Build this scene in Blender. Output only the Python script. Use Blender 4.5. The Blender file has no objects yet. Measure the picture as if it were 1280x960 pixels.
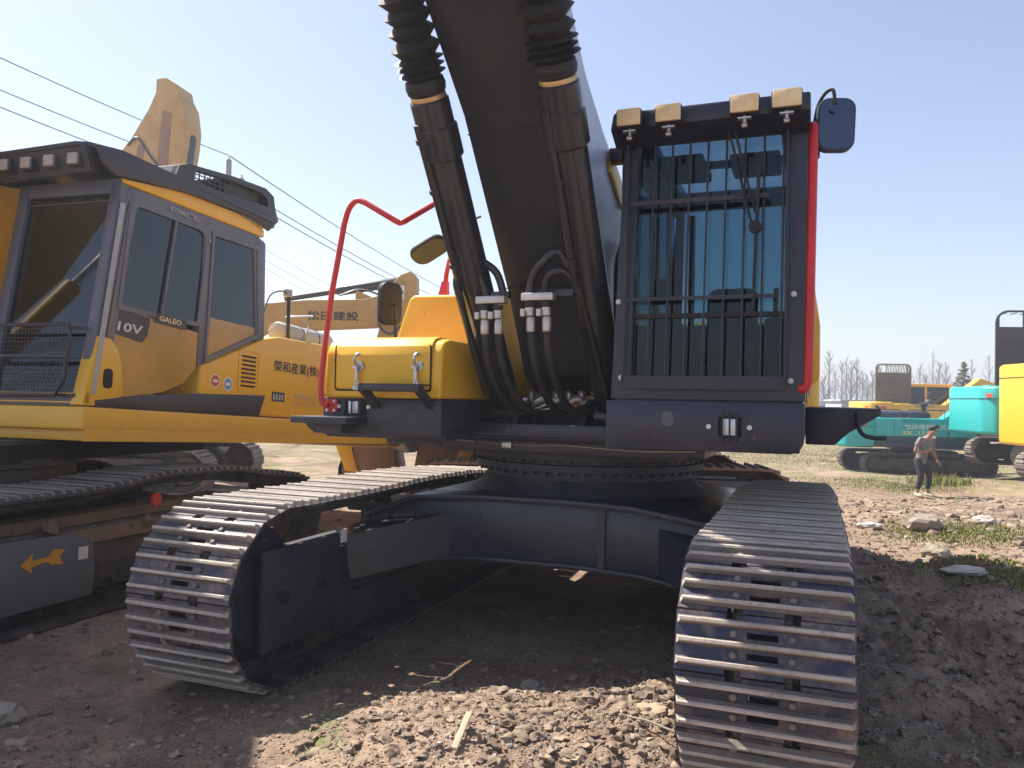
import bpy, bmesh, math, random
from mathutils import Vector, Matrix, noise
R = math.radians
random.seed(7)
sc = bpy.context.scene
COL = sc.collection
# ------------------------------------------------------------------ camera numbers
FPX, PITCH, ROLL, EYE = 980.0, R(1.1), R(1.08), 1.47

def at(px, py, Y):
    """world point at depth Y seen in the direction (px, py) of the 1280 wide photograph"""
    c, s = math.cos(ROLL), math.sin(ROLL)
    dx, dy = px - 640, py - 480
    x = (dx * c + dy * s) / FPX
    up = -(-dx * s + dy * c) / FPX
    cp, sp = math.cos(PITCH), math.sin(PITCH)
    d = Vector((x, cp - up * sp, sp + up * cp))
    return Vector((0, 0, EYE)) + d * (Y / d.y)

# ------------------------------------------------------------------ mesh builder
class MB:
    def __init__(s):
        s.v, s.f, s.m = [], [], []
    def add(s, vs, fs, mi=0, M=None):
        o = len(s.v)
        for p in vs:
            p = Vector(p)
            s.v.append(tuple(M @ p) if M else tuple(p))
        for f in fs:
            s.f.append(tuple(i + o for i in f)); s.m.append(mi)
        return s
    def addbm(s, bm, mi=0, M=None):
        bm.verts.ensure_lookup_table()
        for i, v in enumerate(bm.verts): v.index = i
        s.add([v.co.copy() for v in bm.verts], [[v.index for v in f.verts] for f in bm.faces], mi, M)
        bm.free(); return s
    def box(s, x0, x1, y0, y1, z0, z1, mi=0, bev=0, M=None, seg=2):
        vs = [(x, y, z) for x in (x0, x1) for y in (y0, y1) for z in (z0, z1)]
        fs = [(0, 1, 3, 2), (4, 6, 7, 5), (0, 4, 5, 1), (2, 3, 7, 6), (0, 2, 6, 4), (1, 5, 7, 3)]
        if not bev: return s.add(vs, fs, mi, M)
        bm = bmesh.new(); V = [bm.verts.new(p) for p in vs]
        for f in fs: bm.faces.new([V[i] for i in f])
        bmesh.ops.bevel(bm, geom=bm.edges[:], offset=bev, segments=seg, affect='EDGES', profile=.5)
        return s.addbm(bm, mi, M)
    def prism(s, pts, ax, a0, a1, mi=0, bev=0, M=None, seg=2):
        def P(p, a):
            return (a, p[0], p[1]) if ax == 'x' else ((p[0], a, p[1]) if ax == 'y' else (p[0], p[1], a))
        n = len(pts)
        vs = [P(p, a0) for p in pts] + [P(p, a1) for p in pts]
        fs = [tuple(range(n))[::-1], tuple(range(n, 2 * n))] + [(i, (i + 1) % n, n + (i + 1) % n, n + i) for i in range(n)]
        bm = bmesh.new(); V = [bm.verts.new(p) for p in vs]
        for f in fs: bm.faces.new([V[i] for i in f])
        bmesh.ops.recalc_face_normals(bm, faces=bm.faces[:])
        if bev: bmesh.ops.bevel(bm, geom=bm.edges[:], offset=bev, segments=seg, affect='EDGES', profile=.5, clamp_overlap=True)
        big = [f for f in bm.faces if len(f.verts) > 4]
        bmesh.ops.triangulate(bm, faces=big)
        return s.addbm(bm, mi, M)
    def ring(s, outer, inner, ax, a0, a1, mi=0, M=None):
        """frame between two outlines with the same number of points"""
        def P(p, a):
            return (a, p[0], p[1]) if ax == 'x' else ((p[0], a, p[1]) if ax == 'y' else (p[0], p[1], a))
        n = len(outer); vs = []
        for L in (outer, inner):
            for a in (a0, a1): vs += [P(p, a) for p in L]
        fs = []
        for i in range(n):
            j = (i + 1) % n
            fs += [(i, j, 2*n + j, 2*n + i), (n + i, 3*n + i, 3*n + j, n + j), (i, n + i, n + j, j), (2*n + i, 2*n + j, 3*n + j, 3*n + i)]
        bm = bmesh.new(); V = [bm.verts.new(p) for p in vs]
        for f in fs: bm.faces.new([V[k] for k in f])
        bmesh.ops.recalc_face_normals(bm, faces=bm.faces[:])
        return s.addbm(bm, mi, M)
    def tube(s, path, r, seg=10, mi=0, closed=False, M=None, rs=None):
        P = [Vector(p) for p in path]; n = len(P); vs = []; fs = []
        up = None
        for i, p in enumerate(P):
            a = P[(i - 1) % n] if (closed or i > 0) else p
            b = P[(i + 1) % n] if (closed or i < n - 1) else p
            t = (b - a).normalized()
            if up is None:
                up = t.orthogonal().normalized()
            up = (up - t * up.dot(t)).normalized()
            w = t.cross(up)
            rr = rs[i] if rs else r
            for k in range(seg):
                an = 2 * math.pi * k / seg
                vs.append(p + (up * math.cos(an) + w * math.sin(an)) * rr)
        for i in range(n if closed else n - 1):
            j = (i + 1) % n
            for k in range(seg):
                l = (k + 1) % seg
                fs.append((i*seg + k, i*seg + l, j*seg + l, j*seg + k))
        if not closed:
            fs.append(tuple(range(seg))[::-1]); fs.append(tuple(range((n-1)*seg, n*seg)))
        return s.add(vs, fs, mi, M)
    def cyl(s, p0, p1, r, seg=20, mi=0, r1=None, M=None):
        return s.tube([p0, p1], r, seg, mi, M=M, rs=[r, r if r1 is None else r1])
    def lathe(s, prof, p0, d, seg=28, mi=0, M=None):
        """prof = [(radius, distance)] along direction d from p0"""
        d = Vector(d).normalized(); p0 = Vector(p0); u = d.orthogonal().normalized(); w = d.cross(u)
        vs, fs = [], []; n = len(prof)
        for r, t in prof:
            for k in range(seg):
                a = 2 * math.pi * k / seg
                vs.append(p0 + d * t + (u * math.cos(a) + w * math.sin(a)) * r)
        for i in range(n - 1):
            for k in range(seg):
                l = (k + 1) % seg
                fs.append((i*seg + k, i*seg + l, (i+1)*seg + l, (i+1)*seg + k))
        fs.append(tuple(range(seg))[::-1]); fs.append(tuple(range((n-1)*seg, n*seg)))
        return s.add(vs, fs, mi, M)
    def bar(s, p0, p1, w, h, mi=0, up=(0, 0, 1), M=None):
        p0, p1 = Vector(p0), Vector(p1); t = (p1 - p0).normalized(); up = Vector(up)
        a = t.cross(up)
        if a.length < 1e-4: a = t.cross(Vector((0, 1, 0)))
        a.normalize(); b = a.cross(t)
        vs = []
        for p in (p0, p1):
            for i, j in ((-1, -1), (1, -1), (1, 1), (-1, 1)): vs.append(p + a * i * w / 2 + b * j * h / 2)
        return s.add(vs, [(0, 3, 2, 1), (4, 5, 6, 7), (0, 1, 5, 4), (1, 2, 6, 5), (2, 3, 7, 6), (3, 0, 4, 7)], mi, M)
    def blob(s, c, r, sub=1, jit=.25, mi=0, sc3=(1, 1, 1)):
        vs, fs = ICO[sub]; c = Vector(c); o = random.random() * 99
        k = Matrix.Rotation(random.random() * 6.3, 3, 'Z') @ Matrix.Rotation(random.random() * 6.3, 3, 'X')
        out = []
        for v in vs:
            q = k @ v
            q = q * r * (1 + jit * noise.noise(q * 1.7 + Vector((o, o, o))) * 2 + random.uniform(-jit, jit) * .4)
            out.append((c.x + q.x * sc3[0], c.y + q.y * sc3[1], c.z + q.z * sc3[2]))
        return s.add(out, fs, mi)
    def build(s, name, mats, parent=None, label=None, smooth=38, **kw):
        me = bpy.data.meshes.new(name)
        me.from_pydata([tuple(v) for v in s.v], [], s.f)
        if not isinstance(mats, (list, tuple)): mats = [mats]
        for m in mats: me.materials.append(m)
        me.polygons.foreach_set('material_index', s.m)
        bm = bmesh.new(); bm.from_mesh(me)
        bmesh.ops.recalc_face_normals(bm, faces=bm.faces[:]); bm.to_mesh(me); bm.free()
        if smooth:
            me.polygons.foreach_set('use_smooth', [True] * len(me.polygons))
            me.set_sharp_from_angle(angle=R(smooth))
        o = bpy.data.objects.new(name, me); COL.objects.link(o)
        if parent: o.parent = parent
        if label: o['label'] = label
        for k, v in kw.items(): o[k] = v
        return o

def _ico(sub):
    bm = bmesh.new(); bmesh.ops.create_icosphere(bm, subdivisions=sub, radius=1)
    for i, v in enumerate(bm.verts): v.index = i
    r = ([v.co.copy() for v in bm.verts], [tuple(v.index for v in f.verts) for f in bm.faces]); bm.free(); return r
ICO = {1: _ico(1), 2: _ico(2), 3: _ico(3)}

def thing(name, label, cat, loc=(0, 0, 0), rotz=0, group=None, tilt=0):
    o = bpy.data.objects.new(name, None); COL.objects.link(o); o.location = loc
    o.rotation_euler = (tilt, 0, rotz); o.empty_display_size = .3
    o['label'] = label; o['category'] = cat
    if group: o['group'] = group
    return o
def tag(o, label=None, cat=None, group=None, kind=None):
    for k, v in (('label', label), ('category', cat), ('group', group), ('kind', kind)):
        if v: o[k] = v
    return o

def rr(x0, x1, y0, y1, r, n=5):
    """rounded rectangle outline; r one radius or four (start lower left, counter clockwise)"""
    rs = [r] * 4 if not isinstance(r, (list, tuple)) else r
    out = []
    for (cx, cy, a0, q) in ((x0, y0, 180, rs[0]), (x1, y0, 270, rs[1]), (x1, y1, 0, rs[2]), (x0, y1, 90, rs[3])):
        sx = 1 if cx == x0 else -1; sy = 1 if cy == y0 else -1
        for i in range(n + 1):
            a = R(a0 + 90 * i / n)
            out.append((cx + sx * q + math.cos(a) * q, cy + sy * q + math.sin(a) * q))
    return out

def bez(pts, n=8):
    """smooth curve through points (Catmull-Rom)"""
    P = [Vector(p) for p in pts]; P = [P[0] * 2 - P[1]] + P + [P[-1] * 2 - P[-2]]; out = []
    for i in range(1, len(P) - 2):
        for k in range(n):
            t = k / n
            out.append(.5 * ((2*P[i]) + (-P[i-1] + P[i+1]) * t + (2*P[i-1] - 5*P[i] + 4*P[i+1] - P[i+2]) * t*t + (-P[i-1] + 3*P[i] - 3*P[i+1] + P[i+2]) * t**3))
    out.append(P[-2]); return out

def text(body, h, origin, xd, yd, mat, parent, name='lettering', width=None, depth=.002, bold=0):
    cu = bpy.data.curves.new('t', 'FONT'); cu.body = body; cu.size = 1; cu.extrude = 0; cu.offset = bold; cu.resolution_u = 2
    ob = bpy.data.objects.new('t', cu); COL.objects.link(ob)
    dg = bpy.context.evaluated_depsgraph_get(); dg.update()
    me = bpy.data.meshes.new_from_object(ob.evaluated_get(dg))
    bpy.data.objects.remove(ob)
    xs = [v.co.x for v in me.vertices]; ys = [v.co.y for v in me.vertices]
    if not xs: return None
    x0, x1, y0, y1 = min(xs), max(xs), min(ys), max(ys)
    sy = h / (y1 - y0); sx = (width / (x1 - x0)) if width else sy
    xd, yd, origin = Vector(xd).normalized(), Vector(yd).normalized(), Vector(origin); nd = xd.cross(yd)
    for v in me.vertices:
        v.co = origin + xd * (v.co.x - x0) * sx + yd * (v.co.y - y0) * sy + nd * depth
    me.materials.clear(); me.materials.append(mat)
    o = bpy.data.objects.new(name, me); COL.objects.link(o)
    if parent: o.parent = parent
    return o

# ------------------------------------------------------------------ materials
def newmat(name):
    m = bpy.data.materials.new(name); m.use_nodes = True; nt = m.node_tree; nt.nodes.clear()
    return m, nt, nt.nodes.new('ShaderNodeOutputMaterial')
def N(nt, t, **kw):
    n = nt.nodes.new('ShaderNode' + t)
    for k, v in kw.items(): setattr(n, k, v)
    return n
def noise_node(nt, co, scale, detail=4, rough=.6, dist=0):
    n = N(nt, 'TexNoise'); n.inputs['Scale'].default_value = scale; n.inputs['Detail'].default_value = detail
    n.inputs['Roughness'].default_value = rough; n.inputs['Distortion'].default_value = dist
    nt.links.new(co, n.inputs['Vector']); return n
def ramp(nt, fac, stops):
    r = N(nt, 'ValToRGB'); e = r.color_ramp.elements
    while len(e) < len(stops): e.new(.5)
    for el, (p, c) in zip(e, stops):
        el.position = p; el.color = (c[0], c[1], c[2], 1) if len(c) >= 3 else (c[0],) * 3 + (1,)
    nt.links.new(fac, r.inputs['Fac']); return r.outputs['Color']
def mixc(nt, fac, a, b, mode='MIX'):
    m = N(nt, 'Mix'); m.data_type = 'RGBA'; m.blend_type = mode
    for s, v in ((0, fac), (6, a), (7, b)):
        if isinstance(v, bpy.types.NodeSocket): nt.links.new(v, m.inputs[s])
        else: m.inputs[s].default_value = v if s == 0 else (v[0], v[1], v[2], 1)
    return m.outputs[2]
def paint(name, col, rough=.4, metal=0, dirt=.3, dcol=(.16, .12, .085), scale=3, bump=.05, coat=0, dscale=None, thr=.52, vary=.12, shift=False, chips=0):
    m, nt, out = newmat(name)
    b = N(nt, 'BsdfPrincipled'); nt.links.new(b.outputs[0], out.inputs[0])
    co = N(nt, 'TexCoord').outputs['Object']
    if shift:
        oi = N(nt, 'ObjectInfo'); vm = N(nt, 'VectorMath', operation='SCALE'); vm.inputs['Scale'].default_value = 37
        cx = N(nt, 'CombineXYZ'); nt.links.new(oi.outputs['Random'], cx.inputs[0]); nt.links.new(oi.outputs['Random'], cx.inputs[1]); nt.links.new(cx.outputs[0], vm.inputs[0])
        va = N(nt, 'VectorMath', operation='ADD'); nt.links.new(co, va.inputs[0]); nt.links.new(vm.outputs[0], va.inputs[1]); co = va.outputs[0]
    n1 = noise_node(nt, co, dscale or scale, 6, .68, .4)
    n2 = noise_node(nt, co, scale * 9, 5, .6)
    n3 = noise_node(nt, co, scale * .5, 3, .5)
    v = ramp(nt, n3.outputs['Fac'], [(.3, [c * (1 - vary) for c in col]), (.7, [min(1, c * (1 + vary)) for c in col])])
    mask = ramp(nt, n1.outputs['Fac'], [(thr - .06, (0,)), (thr + .2, (dirt,))])
    fine = ramp(nt, n2.outputs['Fac'], [(.35, (.35,)), (.65, (1,))])
    mk = mixc(nt, 1.0, mask, fine, 'MULTIPLY')
    c = mixc(nt, mk, v, dcol)
    if chips:
        n5 = noise_node(nt, co, scale * 16, 3, .5); n6 = noise_node(nt, co, scale * 1.3, 2, .5)
        cm = ramp(nt, n5.outputs['Fac'], [(.70, (0,)), (.715, (chips,))]); ca = ramp(nt, n6.outputs['Fac'], [(.48, (0,)), (.56, (1,))])
        c = mixc(nt, mixc(nt, 1, cm, ca, 'MULTIPLY'), c, (.17, .10, .07))
    nt.links.new(c, b.inputs['Base Color'])
    b.inputs['Metallic'].default_value = metal
    rg = N(nt, 'MapRange'); nt.links.new(n1.outputs['Fac'], rg.inputs[0]); rg.inputs[1].default_value = .3; rg.inputs[2].default_value = .75
    rg.inputs[3].default_value = max(.05, rough - .08); rg.inputs[4].default_value = min(1, rough + .25); nt.links.new(rg.outputs[0], b.inputs['Roughness'])
    if coat: b.inputs['Coat Weight'].default_value = coat; b.inputs['Coat Roughness'].default_value = .15
    if bump:
        bp = N(nt, 'Bump'); bp.inputs['Strength'].default_value = bump * 4; bp.inputs['Distance'].default_value = .004
        nt.links.new(n2.outputs['Fac'], bp.inputs['Height']); nt.links.new(bp.outputs[0], b.inputs['Normal'])
    return m
def plain(name, col, rough=.5, metal=0, emis=0):
    m, nt, out = newmat(name); b = N(nt, 'BsdfPrincipled'); nt.links.new(b.outputs[0], out.inputs[0])
    b.inputs['Base Color'].default_value = (*col, 1); b.inputs['Roughness'].default_value = rough; b.inputs['Metallic'].default_value = metal
    return m
def glass(name, tint, refl=.12):
    m, nt, out = newmat(name)
    t = N(nt, 'BsdfTransparent'); t.inputs[0].default_value = (*tint, 1)
    g = N(nt, 'BsdfGlossy'); g.inputs['Roughness'].default_value = .03; g.inputs[0].default_value = (.9, .95, 1, 1)
    lw = N(nt, 'LayerWeight'); lw.inputs['Blend'].default_value = .35
    rg = N(nt, 'MapRange'); nt.links.new(lw.outputs['Fresnel'], rg.inputs[0]); rg.inputs[3].default_value = refl; rg.inputs[4].default_value = 1; rg.inputs[1].default_value = .04
    mx = N(nt, 'MixShader'); nt.links.new(rg.outputs[0], mx.inputs[0]); nt.links.new(t.outputs[0], mx.inputs[1]); nt.links.new(g.outputs[0], mx.inputs[2])
    nt.links.new(mx.outputs[0], out.inputs[0]); return m

M_NAVY = paint('charcoal_navy_paint', (.020, .023, .043), .32, dirt=.4, dcol=(.085, .07, .062), scale=2.2, thr=.55, coat=.15, chips=1)
M_NAVYD = paint('dusty_dark_paint', (.022, .025, .042), .5, dirt=.7, dcol=(.10, .08, .065), scale=4, thr=.5, chips=1)
M_BOOMPAINT = paint('boom_grey_paint', (.026, .027, .040), .42, dirt=.6, dcol=(.07, .052, .045), scale=1.1, thr=.5, bump=.02)
M_BOOMSIDE = paint('boom_side_sky_sheen', (.50, .53, .60), .32, dirt=.15, scale=2)  # dark boom's side painted pale to stand in for sky reflected at grazing angle
M_CYL = paint('black_cylinder_paint', (.020, .021, .029), .27, metal=.1, dirt=.3, dcol=(.09, .068, .055), scale=5, thr=.52, bump=.03, coat=.3)
M_YEL = paint('yellow_paint', (.82, .455, .016), .36, chips=.6, dirt=.16, dcol=(.35, .2, .06), scale=2.5, thr=.56, coat=.2, vary=.05)
M_YELM = paint('warm_yellow_paint', (.78, .44, .04), .38, chips=.6, dirt=.2, dcol=(.3, .18, .07), scale=4, thr=.56, coat=.15, vary=.05)
M_YELOLD = paint('weathered_yellow_paint', (.52, .33, .10), .55, dirt=.75, dcol=(.26, .14, .06), scale=1.3, thr=.5)
M_RUST = paint('rusty_bare_plate', (.27, .15, .09), .7, dirt=.6, dcol=(.38, .25, .15), scale=2.5)
M_TEAL = paint('teal_paint', (.02, .42, .41), .35, dirt=.15, dcol=(.1, .2, .18), scale=2, coat=.2, vary=.05)
M_TEALD = paint('dark_teal_grey', (.02, .07, .085), .5, dirt=.3, scale=2)
M_RED = paint('red_rail_paint', (.62, .022, .018), .38, dirt=.15, scale=8, coat=.2)
M_BLK = paint('black_rubber', (.014, .014, .016), .55, dirt=.35, scale=6, bump=.05)
M_DARK = plain('dark_recess', (.010, .010, .012), .8)
M_INT = paint('cab_interior_plastic', (.03, .032, .036), .7, dirt=.1, scale=5)
M_SEAT = paint('seat_fabric', (.05, .05, .055), .9, dirt=.1, scale=20)
M_BEIGE = paint('beige_interior_trim', (.32, .30, .26), .7, dirt=.15, scale=5)
M_STEEL = paint('zinc_steel', (.55, .54, .52), .32, metal=.9, dirt=.3, scale=14, dcol=(.25, .2, .15))
M_CHROME = plain('chrome', (.75, .75, .76), .12, 1)
M_FIT = paint('nickel_fitting', (.62, .58, .52), .38, metal=.75, dirt=.4, scale=20, dcol=(.2, .16, .12))
M_GOLD = paint('brass_band', (.62, .42, .20), .35, metal=.7, dirt=.4, scale=20)
M_BAR = paint('worn_grouser_steel', (.50, .43, .36), .5, metal=.1, dirt=.9, dcol=(.24, .17, .125), scale=7, thr=.48, bump=.15, vary=.22, shift=True)
M_SHOE = paint('track_pad_paint', (.028, .031, .058), .42, metal=.1, dirt=1.0, dcol=(.36, .26, .19), scale=3.6, thr=.50, bump=.12, shift=True)
M_SHOEOLD = paint('dusty_track_steel', (.17, .145, .125), .62, metal=.1, dirt=.8, dcol=(.33, .25, .19), scale=5, thr=.48, bump=.1)
M_SHOEDK = paint('dark_track_steel', (.05, .046, .045), .6, metal=.1, dirt=.8, dcol=(.2, .15, .11), scale=5, thr=.5, bump=.1)
M_GREY = paint('grey_frame_paint', (.10, .11, .13), .5, dirt=.6, dcol=(.2, .16, .12), scale=2.2, thr=.5)
M_LGREY = paint('light_grey_paint', (.42, .43, .46), .5, dirt=.35, scale=3)
M_WHITE = paint('white_paint', (.75, .74, .70), .5, dirt=.15, scale=8)
M_LAMP = paint('wrapped_lamp_cover', (.92, .70, .40), .55, dirt=.6, dcol=(.55, .36, .16), scale=16, thr=.45, bump=.12)  # base colour raised to stand in for sun glowing through the film
M_LENS = plain('lamp_lens', (.75, .76, .78), .12, .3)
M_LENSW = plain('milky_lens', (.40, .37, .34), .25)
M_BLKTXT = plain('black_lettering', (.02, .02, .022), .5)
M_WHTTXT = plain('pale_lettering', (.72, .72, .70), .5)
M_CREAM = plain('cream_lettering', (.80, .70, .40), .5)
M_GRYTXT = plain('grey_lettering', (.48, .42, .28), .6)
M_ARROW = paint('orange_arrow_decal', (.70, .33, .03), .5, dirt=.3, scale=10)
M_REDDEC = paint('red_decal', (.62, .05, .05), .5, dirt=.2, scale=10)
M_GREEN = plain('green_decal', (.02, .36, .22), .5)
M_BLUE = plain('blue_decal', (.16, .30, .55), .5)
M_ORANGE = plain('orange_decal', (.78, .42, .05), .5)
M_GLASS = glass('cab_glass', (.46, .58, .63), .02)
M_HATCH = glass('roof_hatch_glass', (.75, .8, .85), 0)
for n_ in M_HATCH.node_tree.nodes:
    if n_.type == 'MAP_RANGE': n_.inputs[4].default_value = .25
M_GLASSD = glass('tinted_cab_glass', (.02, .022, .027), .05)
M_GLASSW = glass('windshield_glass', (.42, .50, .48), .05)
M_MIRROR = plain('mirror_glass', (.085, .10, .14), .08, 1)
M_BLUEBLK = paint('blue_black_plastic', (.03, .045, .085), .4, dirt=.15, scale=6)
M_GUARD = paint('dark_guard_paint', (.030, .031, .046), .42, dirt=.3, scale=4, chips=1)
M_BROWNGUARD = paint('brown_guard', (.20, .16, .12), .6, dirt=.4, scale=3)

# ------------------------------------------------------------------ tracks
def track_path(yf, yb, Rf, Rb, hb, top, n, lift=.0):
    """closed loop in (y, z): bottom, front arc, top profile, rear arc. returns n frames (y, z, ty, tz)"""
    P = []
    cf, cb = -yf + Rf + hb, yb - Rb - hb
    zf, zb = hb + Rf, hb + Rb + lift
    for i in range(12): P.append((cb + (cf - cb) * i / 12, hb + (lift * (1 - i / 3) if i < 3 else 0)))
    for i in range(25):
        a = R(-90 - 180 * i / 24); P.append((cf + Rf * math.cos(a), zf + Rf * math.sin(a)))
    P += top
    for i in range(25):
        a = R(90 - 180 * i / 24); P.append((cb + Rb * math.cos(a), zb + Rb * math.sin(a)))
    P = [Vector((p[0], p[1])) for p in P]
    L = [0]
    for i in range(len(P)): L.append(L[-1] + (P[(i+1) % len(P)] - P[i]).length)
    tot = L[-1]; out = []
    def pos(s):
        s %= tot
        for i in range(len(P)):
            if L[i+1] >= s:
                k = (s - L[i]) / max(1e-9, L[i+1] - L[i]); return P[i].lerp(P[(i+1) % len(P)], k)
        return P[0]
    pitch = tot / n
    for i in range(n):
        s = i * pitch; p = (pos(s - pitch*.45) + pos(s + pitch*.45) + pos(s) * 2) / 4
        t = (pos(s + pitch*.45) - pos(s - pitch*.45)).normalized()
        out.append((p.x, p.y, t.x, t.y))
    return out, pitch

def frame_mat(f, x=0):
    y, z, ty, tz = f
    # x across, t along, n outward
    nx = Vector((0, -tz, ty)) * -1
    # outward = rotate tangent; loop runs bottom(-y) -> up at front -> +y on top
    return Matrix(((1, 0, 0, x), (0, ty, nx.y * -1, y), (0, tz, nx.z * -1, z), (0, 0, 0, 1)))

def shoe_mb(w, pitch, bars=3, hb=.03, detail=True):
    m = MB(); p = pitch / 2 - .003; x = w / 2
    if detail:
        m.box(-x, -.125, -p, p, -.012, 0); m.box(.125, x, -p, p, -.012, 0)
        for s in (-1, 1):
            a, b = sorted((s * .125, s * .07)); m.box(a, b, -p + .032, p - .032, -.012, 0)
            a, b = sorted((s * .07, s * .052)); m.box(a, b, -p, p, -.012, 0)
        m.box(-.052, .052, -p, -.046, -.012, 0); m.box(-.052, .052, -.024, .024, -.012, 0); m.box(-.052, .052, .046, p, -.012, 0)
        for sx in (-.098, .098):
            for t in (-.036, .036):
                m.lathe([(.014, 0), (.014, .009), (.009, .013)], (sx, t, 0), (0, 0, 1), 6, 2)
    else:
        m.box(-x, x, -p, p, -.02, 0)
    sp = pitch / bars
    for k in range(bars):
        t = (k - (bars - 1) / 2) * sp; hh = hb - (.006 if bars == 3 and k != 1 else 0)
        prof = [(t - .015, -.002), (t + .015, -.002), (t + .009, hh - .007), (t + .005, hh), (t - .005, hh), (t - .009, hh - .007)]
        # bar: sides painted, crown worn
        n = len(prof); X = x - .004
        vs = [(-X + (.012 if q[1] > .01 else 0), q[0], q[1]) for q in prof] + [(X - (.012 if q[1] > .01 else 0), q[0], q[1]) for q in prof]
        m.add(vs, [tuple(range(n))], 1); m.add(vs, [tuple(range(n, 2*n))], 1)
        for i in range(n):
            j = (i + 1) % n
            m.add([vs[i], vs[j], vs[n+j], vs[n+i]], [(0, 1, 2, 3)], 1 if i in (2, 3, 4) else 2)
    return m

def link_chain(frames, pitch, x):
    m = MB()
    for f in frames:
        M = frame_mat(f, x)
        for s in (-.075, .075):
            m.box(s - .02, s + .02, -pitch*.48, pitch*.48, -.10, -.014, 0, 0, M)
        m.cyl((-.11, pitch*.5, -.065), (.11, pitch*.5, -.065), .024, 8, 0, M=M)
    return m

def whole_track(x, w, yf, yb, Rf, Rb, n, hb=.028, top=None, bars=3, lift=0):
    top = top or [(-yf + Rf + .25, hb + 2*Rf), (yb - Rb - .3, hb + 2*Rb + lift)]
    fr, pitch = track_path(yf, yb, Rf, Rb, hb, top, n, lift)
    m = MB(); s = shoe_mb(w, pitch, bars, hb, False)
    for f in fr:
        M = frame_mat(f, x)
        o = len(m.v)
        m.v += [tuple(M @ Vector(v)) for v in s.v]; m.f += [tuple(i + o for i in q) for q in s.f]; m.m += s.m
    l = link_chain(fr, pitch, x); o = len(m.v); m.v += l.v; m.f += [tuple(i + o for i in q) for q in l.f]; m.m += [2] * len(l.f)
    return m

def track_frame_mb(x, yf, yb, R_, w=.34):
    m = MB()
    m.prism([(-yf + R_ + .25, .17), (yb - R_ - .25, .17), (yb - R_ - .15, .42), (yb - R_ - .45, .60), (-yf + R_ + .5, .60), (-yf + R_ + .2, .42)], 'x', x - w/2, x + w/2, 0, .012)
    n = 7
    for i in range(n):
        y = -yf + R_ + .3 + (yf + yb - 2*R_ - .6) * i / (n - 1)
        m.cyl((x - .17, y, .19), (x + .17, y, .19), .085, 16, 1); m.cyl((x - .2, y, .19), (x + .2, y, .19), .045, 12, 1)
    return m
def wheel_mb(x, y, z, r, teeth=0):
    m = MB()
    m.lathe([(r*.3, -.13), (r*.75, -.12), (r*.8, -.06), (r, -.05), (r, .05), (r*.8, .06), (r*.75, .12), (r*.3, .13)], (x, y, z), (1, 0, 0), 32)
    if teeth:
        for k in range(teeth):
            a = 2*math.pi*k/teeth
            c = Vector((x, y + math.cos(a)*r*.98, z + math.sin(a)*r*.98))
            m.bar(c, c + Vector((0, math.cos(a)*.05, math.sin(a)*.05)), .06, .06, 0, up=(1, 0, 0))
    for k in range(10):
        a = 2*math.pi*k/10
        m.cyl((x - .14, y + math.cos(a)*r*.5, z + math.sin(a)*r*.5), (x + .14, y + math.cos(a)*r*.5, z + math.sin(a)*r*.5), .014, 6)
    return m

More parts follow.
